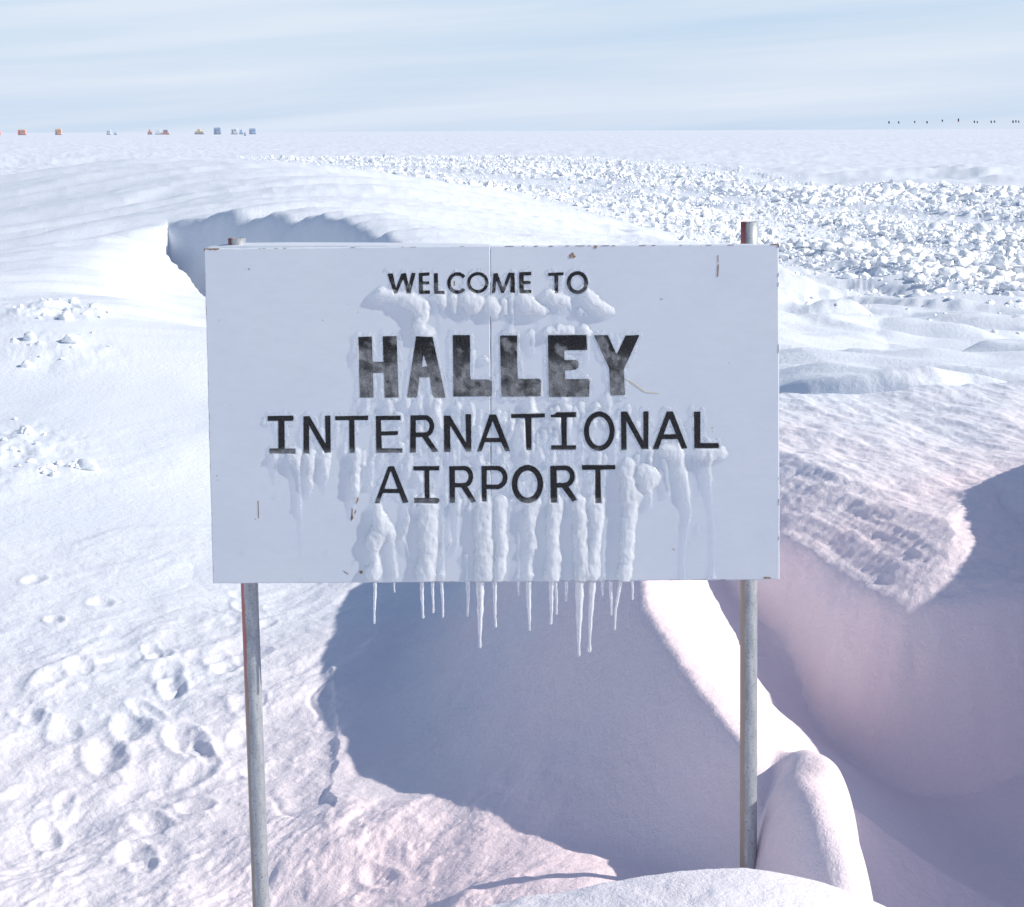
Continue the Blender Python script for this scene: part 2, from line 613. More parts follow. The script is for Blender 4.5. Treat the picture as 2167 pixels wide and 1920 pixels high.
LIP = [at_z(u, v, -.27) for u, v in [(662, 1355), (668, 1400), (672, 1440), (676, 1500), (668, 1550), (664, 1590), (672, 1615)]]
LIPY = np.array([p[1] for p in LIP][::-1])
LIPX = np.array([p[0] for p in LIP][::-1])
o_ = np.argsort(LIPY)
LIPY, LIPX = LIPY[o_], LIPX[o_]
PATCH = []


def hit(u, v):
    """where a line of sight meets the ground"""
    d_ = ray(u, v)
    t_ = np.geomspace(3.0, 120, 3000)
    px, py, pz = d_[0] * t_, d_[1] * t_, EYE + d_[2] * t_
    k = np.nonzero(pz < H(px, py))[0]
    k = k[0] if len(k) else len(t_) - 1
    return px[k], py[k]


NEWP = []
for u, v, z, rx, ry, h, sd_ in [(95, 622, .19, .34, .45, .16, 200), (165, 632, .19, .20, .3, .10, 205), (120, 705, .13, .40, .35, .09, 210),
                                (20, 905, .0, .35, .7, .10, 215), (130, 942, -.02, .12, .16, .05, 220), ]:
    NEWP.append((u, v, rx, ry, h, sd_))


def H(x, y):
    x, y = np.asarray(x, float), np.asarray(y, float)
    return detail(x, y, base(x, y), dune(x, y))


TONGUE = [at_z(u, v, .46) for u, v in [(1200, 780), (1310, 830), (1420, 875), (1560, 925), (1650, 960), (1750, 998), (1850, 1040), (1900, 1064), (1926, 1060),
                                       (1938, 1030), (1950, 1000), (1985, 985), (2044, 1005), (2150, 1020), (2300, 880), (2050, 790), (1600, 800)]]
PATCH = [(*hit(u, v), rx, ry, .55 * h, sd_) for u, v, rx, ry, h, sd_ in NEWP]


# polar sheet round the viewer, fine where the view looks
def spaced(a, b, st):
    return np.linspace(a, b, max(2, int(round((b - a) / st))), endpoint=False)


D2 = math.radians
th = np.concatenate([spaced(-180, -60, 5), spaced(-60, -26, .8), spaced(-26, -15.4, .12), spaced(-15.4, 15.4, .031),
                     spaced(15.4, 30, .11), spaced(30, 60, .8), spaced(60, 180.01, 5)])
th = np.radians(th)
inv = np.linspace(1 / 3.9, 1 / 170, 1130)
rr = np.concatenate([np.linspace(.25, 3.85, 46), 1 / inv, np.geomspace(174, 900, 150), np.geomspace(950, 30000, 40)])
TH, RR = np.meshgrid(th, rr)
GX, GY = RR * np.sin(TH), RR * np.cos(TH)
# smooth splines on a coarse subset, then interpolated
ci = np.unique(np.concatenate([np.arange(0, len(rr), 6), [len(rr) - 1]]))
cj = np.unique(np.concatenate([np.arange(0, len(th), 6), [len(th) - 1]]))


def coarse(fn):
    C = fn(GX[np.ix_(ci, cj)], GY[np.ix_(ci, cj)])
    T = np.empty((len(ci), len(th)))
    for k in range(len(ci)):
        T[k] = np.interp(np.arange(len(th)), cj, C[k])
    O = np.empty(GX.shape)
    ii = np.arange(len(rr))
    k = np.clip(np.searchsorted(ci, ii, 'right') - 1, 0, len(ci) - 2)
    f = ((ii - ci[k]) / (ci[k + 1] - ci[k]))[:, None]
    O[:] = T[k] * (1 - f) + T[k + 1] * f
    return O


GB, GU = coarse(base), coarse(dune)
GZ = np.empty(GX.shape)
for s in range(0, len(rr), 100):
    e = min(s + 100, len(rr))
    GZ[s:e] = detail(GX[s:e], GY[s:e], GB[s:e], GU[s:e])
nr, nt = GX.shape
idx = np.arange(nr * nt).reshape(nr, nt)
Q = np.stack([idx[:-1, :-1], idx[:-1, 1:], idx[1:, 1:], idx[1:, :-1]], -1).reshape(-1, 4)[:, ::-1]
Vv = np.stack([GX, GY, GZ], -1).reshape(-1, 3)


# ------------------------------------------------------------------ materials
def snow_material(name, bumpy=1.0, far=(.735, .770, .835)):
    m, t, b = material(name)
    geo = N(t, 'ShaderNodeNewGeometry')
    sp = N(t, 'ShaderNodeSeparateXYZ')
    L(t, geo.outputs['Position'], sp.inputs[0])
    # mauve shade of the hollow tinted into near snow; plain far colour beyond
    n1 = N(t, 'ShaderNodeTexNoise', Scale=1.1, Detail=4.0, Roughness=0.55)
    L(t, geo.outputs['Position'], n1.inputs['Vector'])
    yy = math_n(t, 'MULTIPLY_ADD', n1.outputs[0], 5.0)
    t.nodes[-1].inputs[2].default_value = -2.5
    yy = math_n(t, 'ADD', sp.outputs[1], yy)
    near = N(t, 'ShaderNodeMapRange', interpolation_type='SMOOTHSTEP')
    hump_tint = N(t, 'ShaderNodeMapRange', interpolation_type='SMOOTHSTEP')  # weaker shade tint on the foremost hump to keep it bright
    hump_tint.inputs['From Min'].default_value = 4.3
    hump_tint.inputs['From Max'].default_value = 5.0
    hump_tint.inputs['To Min'].default_value = .35
    L(t, sp.outputs[1], hump_tint.inputs['Value'])
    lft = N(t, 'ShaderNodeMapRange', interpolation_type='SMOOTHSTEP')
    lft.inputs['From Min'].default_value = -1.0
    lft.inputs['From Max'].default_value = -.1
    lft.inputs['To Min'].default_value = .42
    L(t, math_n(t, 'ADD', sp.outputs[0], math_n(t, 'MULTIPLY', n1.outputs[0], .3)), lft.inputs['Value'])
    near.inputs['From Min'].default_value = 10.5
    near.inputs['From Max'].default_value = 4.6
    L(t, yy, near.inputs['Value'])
    c = mixc(t, math_n(t, 'MULTIPLY', math_n(t, 'MULTIPLY', near.outputs[0], lft.outputs[0]), hump_tint.outputs[0]), far, (.955, .78, .81))
    n2 = N(t, 'ShaderNodeTexNoise', Scale=140.0, Detail=3.0, Roughness=0.7)
    L(t, geo.outputs['Position'], n2.inputs['Vector'])
    c = mixc(t, .5, c, ramp(t, n2.outputs[0], .3, .7, (.90, .90, .90), (1, 1, 1)), 'MULTIPLY')
    L(t, c, b.inputs['Base Color'])
    b.inputs['Roughness'].default_value = .62
    b.inputs['Specular IOR Level'].default_value = .25
    bp = N(t, 'ShaderNodeBump', Strength=.6 * bumpy, Distance=.004)
    L(t, n2.outputs[0], bp.inputs['Height'])
    n3 = N(t, 'ShaderNodeTexNoise', Scale=34.0, Detail=4.0, Roughness=0.6)
    L(t, geo.outputs['Position'], n3.inputs['Vector'])
    bp2 = N(t, 'ShaderNodeBump', Strength=.42 * bumpy, Distance=.012)
    L(t, n3.outputs[0], bp2.inputs['Height'])
    L(t, bp.outputs[0], bp2.inputs['Normal'])
    L(t, bp2.outputs[0], b.inputs['Normal'])
    return m


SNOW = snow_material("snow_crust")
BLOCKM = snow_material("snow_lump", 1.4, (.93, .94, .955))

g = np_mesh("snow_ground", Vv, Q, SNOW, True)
tag(g, kind='structure')

# ------------------------------------------------------------------ snow blocks
from mathutils import noise as mnoise


def block_mesh(seed, npt=15, sub=1):
    import bmesh
    r = np.random.default_rng(seed)
    bm = bmesh.new()
    P = r.normal(size=(npt, 3))
    P /= np.linalg.norm(P, axis=1)[:, None]
    P *= r.uniform(.80, 1.0, (npt, 1))
    P *= np.array([1.0, r.uniform(.7, 1.05), r.uniform(.55, .9)])
    for p in P:
        bm.verts.new(p)
    bmesh.ops.convex_hull(bm, input=bm.verts)
    for v in [v for v in bm.verts if not v.link_faces]:
        bm.verts.remove(v)
    if sub:
        bmesh.ops.subdivide_edges(bm, edges=bm.edges[:], cuts=1, use_grid_fill=True, smooth=.35)
        bmesh.ops.triangulate(bm, faces=bm.faces[:])
        bmesh.ops.subdivide_edges(bm, edges=bm.edges[:], cuts=1, use_grid_fill=True)
        for v in bm.verts:
            n = mnoise.noise(v.co * 2.3 + Vector((seed, 0, 0))) * .16 + mnoise.noise(v.co * 6.0 + Vector((0, seed, 0))) * .07
            v.co += v.co.normalized() * n
    bm.verts.index_update()
    V = np.array([v.co[:] for v in bm.verts])
    bmesh.ops.triangulate(bm, faces=bm.faces[:])
    F = np.array([[v.index for v in f.verts] for f in bm.faces])
    bm.free()
    return V, F


FINE = [block_mesh(100 + i, 15, 1) for i in range(10)]
COARSE = [block_mesh(300 + i, 11, 0) for i in range(14)]

blocks = []      # x, y, size
zx = np.array([p[0] for p in ZONE])
zy = np.array([p[1] for p in ZONE])
N_TRY = 150000
u_ = rng.uniform(380, 2300, N_TRY)
v_ = 262 + 360 * rng.uniform(0.14, 1.0, N_TRY) ** 1.25
d = np.array([RC @ np.array([(a - 1022) / FD, (905.5 - b) / FD, -1.0]) for a, b in zip(u_, v_)])
tt = -EYE / d[:, 2]
bx, by = d[:, 0] * tt, d[:, 1] * tt
mk = rubble_mask(bx, by)
_a, _c = rot(bx, by, .37, -.93)
row = .45 + .55 * sst(-.35, .45, np.sin(_c * 1.5 + 1.2 * perlin(_a * .12, _c * .2, 245)))
clump = .50 + .9 * np.clip(fbm(bx * .35, by * .22, 240, 3) + .35, 0, 1)
keep = rng.uniform(0, 1, N_TRY) < np.clip(mk, 0, 1) * clump * row * 1.35
bx, by, mk = bx[keep], by[keep], mk[keep]
sz = .020 * rng.pareto(2.1, len(bx)) + .018
sz = np.clip(sz, .018, .115) * (.7 + .45 * mk)
sz = sz * np.where(by > 45, 1.5, 1.0)
for a, b, s in zip(bx, by, sz):
    blocks.append((a, b, s))
# the large blocks along the near edge of the belt, as they lie in the photograph
for u, v, s in [(1810, 535, .20), (1870, 578, .16), (1690, 508, .17), (1735, 518, .15), (1930, 570, .17), (2000, 588, .16),
                (1745, 590, .05), (1835, 600, .08), (2030, 575, .14), (1650, 540, .10), (1780, 560, .11), (1200, 470, .13),
                (1270, 490, .14), (1150, 462, .10), (1330, 495, .11), (1560, 520, .12), (1600, 515, .13), (1880, 520, .13),
                (1960, 535, .14), (2040, 640, .10), (1975, 640, .07), (1430, 500, .12), (1090, 455, .10), (1405, 480, .12)]:
    x, y = at_z(u, v, 0)
    blocks.append((x, y, s * .85))
# crumbs in the crusty patches at the left
for px, py, rx, ry, h, sd_ in PATCH[:5]:
    for k in range(13):
        a, b = rng.normal(0, .55, 2)
        blocks.append((px + a * rx, py + b * ry, float(np.clip(.018 + .02 * rng.pareto(2.2), .018, .07))))
for k in range(60):
    u, v = rng.uniform(1570, 2060), rng.uniform(575, 700)
    x, y = at_z(u, v, .08)
    blocks.append((x, y, float(np.clip(.02 + .02 * rng.pareto(2.5), .02, .07))))
B = np.array(blocks)
BZ = H(B[:, 0], B[:, 1])
app = B[:, 2] / B[:, 1]
# only blocks that the picture can show count as the largest ones
inside = np.abs(B[:, 0] / B[:, 1]) < 1022 / FD * .985
hid = (B[:, 0] / B[:, 1] * FD + 1022 > 400) & (B[:, 0] / B[:, 1] * FD + 1022 < 1560) & (EYE - BZ > .235 * B[:, 1] / 4.87 * 1.02)
app = np.where(inside & ~hid, app, 0)
order = np.argsort(-app)
BIG = set(order[:300].tolist())
fine_me = []
for i, (V, F) in enumerate(FINE):
    me = bpy.data.meshes.new("snow_block")
    me.from_pydata(V.tolist(), [], F.tolist())
    me.polygons.foreach_set('use_smooth', np.ones(len(F), bool))
    me.update()
    me.materials.append(BLOCKM)
    fine_me.append(me)


def where_words(x, y):
    u = x / y * FD + 1022
    if u < 420:
        return "in the crusty patch left of the sign"
    if y < 17:
        return "on the wind-carved drift right of the sign"
    return "in the churned rubble belt behind the sign"


SPECIAL = {}
for i in order[:300]:
    x, y, s = B[i]
    me = fine_me[int(rng.integers(len(fine_me)))]
    o = bpy.data.objects.new("snow_block", me)
    COL.objects.link(o)
    fl = rng.uniform(.75, 1.2, 3)
    o.scale = (s * fl[0], s * fl[1], s * fl[2])
    o.rotation_euler = (rng.uniform(-.5, .5), rng.uniform(-.5, .5), rng.uniform(0, 6.3))
    o.location = (x, y, BZ[i] + s * .16)
    u = x / y * FD + 1022
    if u < 420:
        tag(o, "small crumb of white snow in the crusty patches left of the sign", "snow block", "snow crumbs left of the sign")
    elif y < 17.5:
        tag(o, "small loose snow lump on the carved drift right of the sign", "snow block", "loose lumps on the right drift")
    else:
        tag(o, "white angular snow chunk lying in the churned rubble belt behind the sign", "snow block", "snow chunks of the rubble belt")
VV, FF, nb = [], [], 0
for i in order[300:]:
    x, y, s = B[i]
    if y < 20:
        V, F = FINE[int(rng.integers(len(FINE)))]
    else:
        V, F = COARSE[int(rng.integers(len(COARSE)))]
    R = np.array(Matrix.Rotation(rng.uniform(0, 6.3), 3, 'Z') @ Matrix.Rotation(rng.uniform(-.6, .6), 3, 'X'))
    VV.append((V * rng.uniform(.75, 1.2, 3) * s) @ R.T + np.array([x, y, BZ[i] + s * .12]))
    FF.append(F + nb)
    nb += len(V)
o = np_mesh("snow_rubble", np.concatenate(VV), np.concatenate(FF), BLOCKM, False)
tag(o, "churned belt of broken white snow rubble crossing the plain", "snow rubble", kind='stuff')

# ------------------------------------------------------------------ the sign
Y0 = 4.87
SIGN = empty("welcome_sign", tuple(at_y(1040, 1900, Y0 + .06, True)))
tag(SIGN, "white painted airport welcome board on two steel posts, black hand lettering", "sign")
bpy.context.view_layer.update()


def par(o):
    o.parent = SIGN
    o.matrix_parent_inverse = Matrix.Translation(SIGN.location).inverted()
    return o


def bp(u, v, off=0.0):
    """point of the board face for a place read from the photograph; off = metres proud of the face"""
    p = at_y(u, v, Y0, True)
    return (p[0], p[1] - off, p[2])


SPX = Y0 / (FS * math.cos(PITCH)) * 1.01   # metres per photo pixel on the board

PAINT, t, b = material("white_board_paint")
geo = N(t, 'ShaderNodeNewGeometry')
mp = N(t, 'ShaderNodeMapping')
mp.inputs['Scale'].default_value = (1.0, 1.0, 2.6)
L(t, geo.outputs['Position'], mp.inputs[0])
n1 = N(t, 'ShaderNodeTexNoise', Scale=26.0, Detail=6.0, Roughness=0.6)
L(t, mp.outputs[0], n1.inputs[0])
n2 = N(t, 'ShaderNodeTexNoise', Scale=5.0, Detail=3.0)
L(t, geo.outputs['Position'], n2.inputs[0])
c = mixc(t, ramp(t, n2.outputs[0], .35, .7), (.625, .665, .735), (.66, .692, .75))
c = mixc(t, .35, c, ramp(t, n1.outputs[0], .25, .6, (.90, .90, .90), (1, 1, 1)), 'MULTIPLY')
# a few flecks where the paint has gone
vo = N(t, 'ShaderNodeTexNoise', Scale=60.0, Detail=2.0)
L(t, geo.outputs['Position'], vo.inputs[0])
c = mixc(t, ramp(t, vo.outputs[0], .755, .775), c, (.42, .36, .33))
L(t, c, b.inputs['Base Color'])
b.inputs['Roughness'].default_value = .5
b.inputs['Specular IOR Level'].default_value = .3
bu = N(t, 'ShaderNodeBump', Strength=.10, Distance=.002)
L(t, n1.outputs[0], bu.inputs['Height'])
L(t, bu.outputs[0], b.inputs['Normal'])

RUST, t, b = material("rusty_edge")
n1 = N(t, 'ShaderNodeTexNoise', Scale=90.0, Detail=4.0)
L(t, N(t, 'ShaderNodeNewGeometry').outputs['Position'], n1.inputs[0])
L(t, ramp(t, n1.outputs[0], .35, .65, (.17, .10, .07), (.36, .25, .17)), b.inputs['Base Color'])
b.inputs['Roughness'].default_value = .85

# two panels meeting at the seam, each with a slightly wandering edge
TL, TR, BL, BR = (432, 526.5), (1648, 517), (451, 1235), (1649.5, 1227)
SEAM_T, SEAM_B = (1037.5, 520.5), (1039.5, 1231.5)
THK = .022


def lerp2(a, b, t):
    return (a[0] + (b[0] - a[0]) * t, a[1] + (b[1] - a[1]) * t)


def panel(c00, c10, c11, c01, seed, front=0.0):
    """corners TL,TR,BR,BL in photo pixels -> slab with rounded, uneven outline"""
    r = np.random.default_rng(seed)
    out = []
    for a, b, n in ((c00, c10, 40), (c10, c11, 30), (c11, c01, 40), (c01, c00, 30)):
        for k in range(n):
            q = lerp2(a, b, k / n)
            j = r.normal(0, .35, 2) if k else (0, 0)
            out.append((q[0] + j[0], q[1] + j[1]))
    n = len(out)
    cx = sum(q[0] for q in out) / n
    cy = sum(q[1] for q in out) / n
    V, F = [], []
    for q in out:                       # face slightly inset for a soft edge
        dx, dy = cx - q[0], cy - q[1]
        V.append(bp(q[0] + 1.6 * np.sign(dx) * (abs(dx) > 20), q[1] + 1.6 * np.sign(dy) * (abs(dy) > 20), front))
    for q in out:
        V.append(bp(q[0], q[1], front - .0012))
    for q in out:
        p = bp(q[0], q[1], 0)
        V.append((p[0], p[1] + THK, p[2]))
    F.append(tuple(range(n))[::-1])
    for k in range(n):
        k2 = (k + 1) % n
        F.append((k, k2, n + k2, n + k))
        F.append((n + k, n + k2, 2 * n + k2, 2 * n + k))
    F.append(tuple(range(2 * n, 3 * n)))
    return V, F


V, F = panel(TL, (SEAM_T[0] - .35, SEAM_T[1]), (SEAM_B[0] - .35, SEAM_B[1]), BL, 3, .0004)
o = par(mesh_obj("board_panel", V, F, PAINT))
o['label'] = "left half of the board, standing slightly proud of the seam"
V, F = panel((SEAM_T[0] + .35, SEAM_T[1] + .6), TR, BR, (SEAM_B[0] + .35, SEAM_B[1] + .2), 4, 0)
par(mesh_obj("board_panel", V, F, PAINT))

# backing rails: bowed white top rail seen over the left half, plus battens behind
mb = MB()
top = [(436, 525.5), (460, 521), (485, 518.3), (520, 516.8), (600, 516), (700, 516), (800, 516.4), (900, 517.4), (980, 518.8), (1036, 520.2)]
P = [at_y(u, v, Y0 + .055, True) for u, v in top]
vs, fs = [], []
for p in P:
    vs += [(p[0], Y0 + .0225, p[2] - .0025), (p[0], Y0 + .095, p[2] + .001), (p[0], Y0 + .095, p[2] - .07), (p[0], Y0 + .0225, p[2] - .07)]
for i in range(len(P) - 1):
    for k in range(4):
        fs.append((4 * i + k, 4 * i + (k + 1) % 4, 4 * i + 4 + (k + 1) % 4, 4 * i + 4 + k))
fs += [(3, 2, 1, 0), tuple(range(4 * len(P) - 4, 4 * len(P)))]
mb.add(vs, fs)
par(mb.build("top_rail", PAINT))
mb = MB()
for v in (560, 1180):
    a, b_ = at_y(470, v, Y0, True), at_y(1620, v, Y0, True)
    mb.box(a[0], b_[0], Y0 + .0225, Y0 + .052, a[2] - .03, a[2] + .03)
mb.box(at_y(1037, 600, Y0, True)[0] - .04, at_y(1037, 600, Y0, True)[0] + .04, Y0 + .0225, Y0 + .046, at_y(1037, 1140, Y0, True)[2], at_y(1037, 600, Y0, True)[2])
par(mb.build("backing_batten", PAINT))

# rust and chipped paint along the edges and on the face
mb = MB()


def chip(pts, off=.0007):
    n = len(pts)
    a = [bp(u, v, off) for u, v in pts]
    c_ = [bp(u, v, -.0016) for u, v in pts]
    mb.add(a + c_, [tuple(range(n))[::-1]] + [(k, (k + 1) % n, n + (k + 1) % n, n + k) for k in range(n)])


def edge_chips(a, b, n, wmax, seed, inward):
    r = np.random.default_rng(seed)
    for _ in range(n):
        t0 = r.uniform(0, 1)
        t1 = min(1, t0 + r.uniform(.004, .035) * r.uniform(.3, 1.2))
        k = max(4, int((t1 - t0) * 140))
        w = r.uniform(.35, 1) * wmax
        up, lo = [], []
        for q in range(k + 1):
            tq = t0 + (t1 - t0) * q / k
            p = lerp2(a, b, tq)
            h = w * math.sin(math.pi * min(max(q / k, .03), .97)) * r.uniform(.4, 1.0)
            up.append((p[0] + inward[0] * .5, p[1] + inward[1] * .5))
            lo.append((p[0] + inward[0] * (h + .8), p[1] + inward[1] * (h + .8)))
        chip(up + lo[::-1])


edge_chips(TL, SEAM_T, 12, .8, 1, (0, 1))
edge_chips(SEAM_T, TR, 20, 1.0, 2, (0, 1))
edge_chips(TR, BR, 7, .5, 3, (-1, 0))
edge_chips(TL, BL, 12, .7, 4, (1, 0))
edge_chips(BL, BR, 18, .6, 5, (0, -1))
chip([(431.6, 526), (464, 525.6), (463, 528), (456, 530), (450, 528.6), (445, 530.2), (440, 528), (434, 527.6), (433, 533), (431.8, 533)])
chip([(1632, 516.6), (1648.3, 516.4), (1648.4, 524), (1645.8, 523), (1645, 519), (1632, 518.2)])
chip([(1204, 541), (1209, 536), (1213, 534), (1215, 540), (1219, 543), (1214, 547), (1209, 544), (1206, 548)])
chip([(1258, 521), (1263, 520.5), (1264, 524), (1260, 527), (1257, 524)])
chip([(725.5, 1207), (729, 1208.5), (738, 1215), (736.5, 1216), (731, 1212.5)])
chip([(760, 1209.5), (763, 1207), (767, 1209), (767.5, 1213), (764, 1215), (761, 1213)])
chip([(1616, 1221), (1626, 1221), (1632, 1223), (1629, 1225), (1618, 1224.5)])
chip([(960, 596), (962.5, 594), (963, 604), (961, 606)])
chip([(1396, 633), (1403, 632.3), (1402, 633.8)])
chip([(545.5, 1060), (547.2, 1060), (548, 1096), (546.6, 1098)])
chip([(1519, 540), (1520.2, 540), (1520.6, 556), (1519.6, 556)])
chip([(1518.8, 560), (1521, 559), (1520.8, 575), (1519.6, 586), (1517.6, 584)])
chip([(752, 1052), (757, 1051), (759, 1056), (757, 1062), (753, 1068), (751, 1061)])
chip([(744, 1075), (747, 1078), (746, 1088), (748, 1096), (744, 1103), (742, 1098), (744, 1086)])
chip([(752, 1078), (754, 1082), (751, 1090), (749.6, 1085)])
o = par(mb.build("rust_mark", RUST))
YELLOW, t, b = material("yellow_scrape")
b.inputs['Base Color'].default_value = (.62, .55, .38, 1)
b.inputs['Roughness'].default_value = .8
mb = MB()
chip([(1322, 800), (1327, 802), (1345, 813), (1358, 823), (1368, 829.6), (1386, 831), (1396, 831.4), (1396, 832.4), (1370, 831.6), (1357, 825), (1343, 814.6), (1326, 803)])
chip([(463, 676), (465, 676), (465, 680), (463, 680)])
par(mb.build("paint_scrape", YELLOW))
bpy.data.objects["rust_mark"]['kind'] = 'stuff'

# ------------------------------------------------------------------ lettering (signed distance, marching squares)


def seg_poly(P):
    return ('p', P)


def glyphs():
    out = {}
    T = lambda x0, y0, s: (lambda x, y: (x0 + x / s, y0 + y / s))

    def put(line, tr, s, items):
        lst = out.setdefault(line, [])
        for it in items:
            if it[0] == 'ring':
                _, cx, cy, rx, ry, hw, a0, a1 = it
                lst.append(('ring', *tr(cx, cy), rx / s, ry / s, hw / s, a0, a1))
            elif it[0] == 'hole':
                lst.append(('hole', [tr(*q) for q in it[1]]))
            else:
                lst.append(('p', [tr(*q) for q in it]))
    s = 2044 / 540
    put('w', T(780, 560, s), s, [
        [(150, 74), (194, 70), (228, 225), (205, 235)], [(228, 228), (205, 228), (262, 72), (298, 70)],
        [(270, 72), (300, 68), (336, 230), (305, 232)], [(308, 230), (336, 230), (378, 68), (344, 66)],
        [(402, 68), (432, 68), (436, 235), (404, 235)], [(402, 68), (488, 62), (488, 88), (402, 94)],
        [(420, 135), (486, 135), (486, 158), (420, 158)], [(404, 208), (492, 208), (492, 235), (404, 235)],
        [(522, 70), (555, 68), (558, 236), (526, 236)], [(526, 210), (608, 212), (606, 236), (526, 236)],
        ('ring', 712, 148, 68, 73, 14, 40, 322), ('ring', 875, 145, 73, 72, 13, 0, 360),
        [(1000, 75), (1030, 70), (1014, 225), (988, 230)], [(1002, 72), (1032, 68), (1086, 215), (1062, 228)],
        [(1060, 228), (1084, 228), (1150, 66), (1120, 66)], [(1138, 66), (1168, 66), (1174, 228), (1134, 228)],
        [(1206, 62), (1242, 62), (1244, 230), (1208, 230)], [(1206, 62), (1302, 58), (1302, 86), (1206, 88)],
        [(1230, 132), (1298, 132), (1298, 156), (1230, 156)], [(1208, 204), (1304, 204), (1302, 230), (1208, 230)],
        [(1438, 68), (1562, 62), (1562, 86), (1438, 92)], [(1488, 80), (1520, 80), (1518, 228), (1490, 228)],
        ('ring', 1673, 145, 70, 77, 15, 0, 360)])
    s = 2044 / 340
    put('h', T(720, 690, s), s, [
        [(230, 140), (402, 134), (425, 910), (250, 912)], [(540, 130), (718, 128), (742, 908), (565, 912)],
        [(400, 455), (556, 455), (566, 595), (415, 600)],
        [(965, 130), (1175, 140), (1340, 905), (1335, 912), (1200, 912), (1175, 880), (1140, 655), (1010, 655), (980, 890), (965, 910), (850, 910)],
        ('hole', [(1058, 365), (1108, 515), (1040, 520)]),
        [(1432, 115), (1650, 115), (1655, 300), (1650, 600), (1660, 680), (1870, 680), (1930, 700), (1932, 885), (1900, 895), (1440, 898)]])
    s = 2044 / 360
    put('h', T(1040, 690, s), s, [
        [(102, 115), (310, 113), (308, 400), (318, 635), (575, 635), (595, 660), (590, 845), (120, 850)],
        [(678, 110), (1142, 108), (1150, 290), (872, 292), (876, 410), (1030, 410), (1045, 440), (1045, 500), (1010, 525), (880, 535), (888, 640), (1165, 636), (1180, 660), (1172, 850), (705, 852), (690, 835)],
        [(1230, 110), (1400, 110), (1505, 345), (1610, 115), (1780, 108), (1590, 520), (1605, 830), (1430, 836), (1415, 510)]])
    put('i', T(540, 850, s), s, [
        [(150, 172), (455, 168), (464, 200), (460, 232), (150, 232)], [(278, 220), (352, 220), (358, 580), (278, 580)], [(172, 562), (484, 566), (484, 625), (172, 622)],
        [(580, 175), (650, 175), (650, 622), (580, 624)], [(585, 175), (655, 175), (900, 600), (835, 618)], [(838, 168), (905, 168), (908, 610), (850, 615)],
        [(960, 175), (1358, 168), (1358, 222), (960, 224)], [(1128, 200), (1192, 200), (1198, 614), (1132, 614)],
        [(1450, 172), (1510, 172), (1524, 614), (1454, 614)], [(1448, 172), (1748, 168), (1748, 222), (1450, 224)],
        [(1500, 360), (1715, 352), (1715, 402), (1500, 408)], [(1456, 560), (1768, 562), (1768, 614), (1456, 614)]])
    put('i', T(880, 850, s), s, [
        [(-65, 168), (0, 168), (2, 612), (-70, 612)], [(-65, 165), (110, 162), (110, 222), (-65, 225)], ('ring', 105, 295, 88, 104, 29, -92, 92),
        [(-10, 370), (110, 370), (110, 428), (-10, 428)], [(75, 425), (140, 405), (272, 600), (200, 608)],
        [(336, 170), (410, 168), (418, 605), (340, 606)], [(340, 168), (412, 168), (662, 590), (610, 606)], [(596, 150), (664, 150), (668, 606), (606, 590)],
        [(885, 155), (950, 155), (790, 598), (736, 600)], [(890, 155), (965, 155), (1135, 594), (1072, 598)], [(800, 436), (1050, 436), (1080, 490), (790, 486)],
        [(1145, 150), (1550, 142), (1550, 192), (1145, 198)], [(1310, 180), (1388, 180), (1390, 582), (1326, 582)],
        [(1620, 160), (1670, 152), (1690, 128), (1924, 126), (1924, 188), (1620, 190)], [(1745, 180), (1812, 180), (1815, 540), (1752, 540)], [(1625, 525), (1926, 525), (1926, 578), (1625, 578)]])
    put('i', T(1210, 850, s), s, [
        ('ring', 330, 356, 154, 206, 31, 0, 360),
        [(590, 120), (655, 120), (658, 580), (594, 584)], [(592, 120), (662, 118), (905, 560), (840, 572)], [(858, 118), (922, 118), (920, 572), (860, 572)],
        [(1140, 120), (1205, 120), (1040, 572), (970, 574)], [(1140, 118), (1215, 118), (1388, 562), (1320, 568)], [(1080, 395), (1310, 390), (1320, 452), (1070, 452)],
        [(1466, 122), (1545, 120), (1545, 560), (1472, 560)], [(1472, 498), (1760, 498), (1770, 530), (1760, 560), (1472, 562)]])
    s = 2044 / 280
    put('a', T(770, 960, s), s, [
        [(375, 200), (440, 195), (240, 765), (165, 768)], [(390, 195), (468, 195), (692, 755), (605, 765)], [(310, 545), (560, 545), (570, 610), (290, 610)],
        [(762, 195), (1166, 192), (1164, 260), (764, 262)], [(935, 250), (1012, 250), (1015, 700), (940, 700)], [(775, 685), (1120, 685), (1165, 700), (1172, 735), (1140, 768), (775, 762)],
        [(1318, 195), (1408, 195), (1408, 760), (1325, 760)], [(1318, 195), (1550, 190), (1550, 258), (1318, 258)], ('ring', 1545, 357, 108, 132, 37, -92, 92),
        [(1380, 455), (1560, 455), (1560, 522), (1380, 522)], [(1500, 520), (1590, 490), (1735, 740), (1660, 760)]])
    s = 2044 / 300
    put('a', T(1030, 960, s), s, [
        [(-77, 180), (2, 180), (-2, 690), (-72, 690)], [(-77, 178), (150, 178), (150, 240), (-77, 240)], ('ring', 145, 345, 120, 135, 35, -92, 92), [(-20, 447), (150, 447), (150, 512), (-20, 512)],
        ('ring', 588, 440, 186, 235, 41, 0, 360),
        [(915, 180), (1005, 178), (1018, 705), (920, 705)], [(915, 178), (1125, 172), (1125, 240), (915, 242)], ('ring', 1125, 330, 110, 124, 36, -92, 92),
        [(980, 422), (1130, 422), (1130, 492), (980, 492)], [(1085, 490), (1170, 460), (1305, 665), (1235, 695)],
        [(1368, 165), (1845, 165), (1855, 190), (1850, 230), (1375, 236)], [(1565, 220), (1640, 220), (1650, 710), (1562, 710)]])
    return out


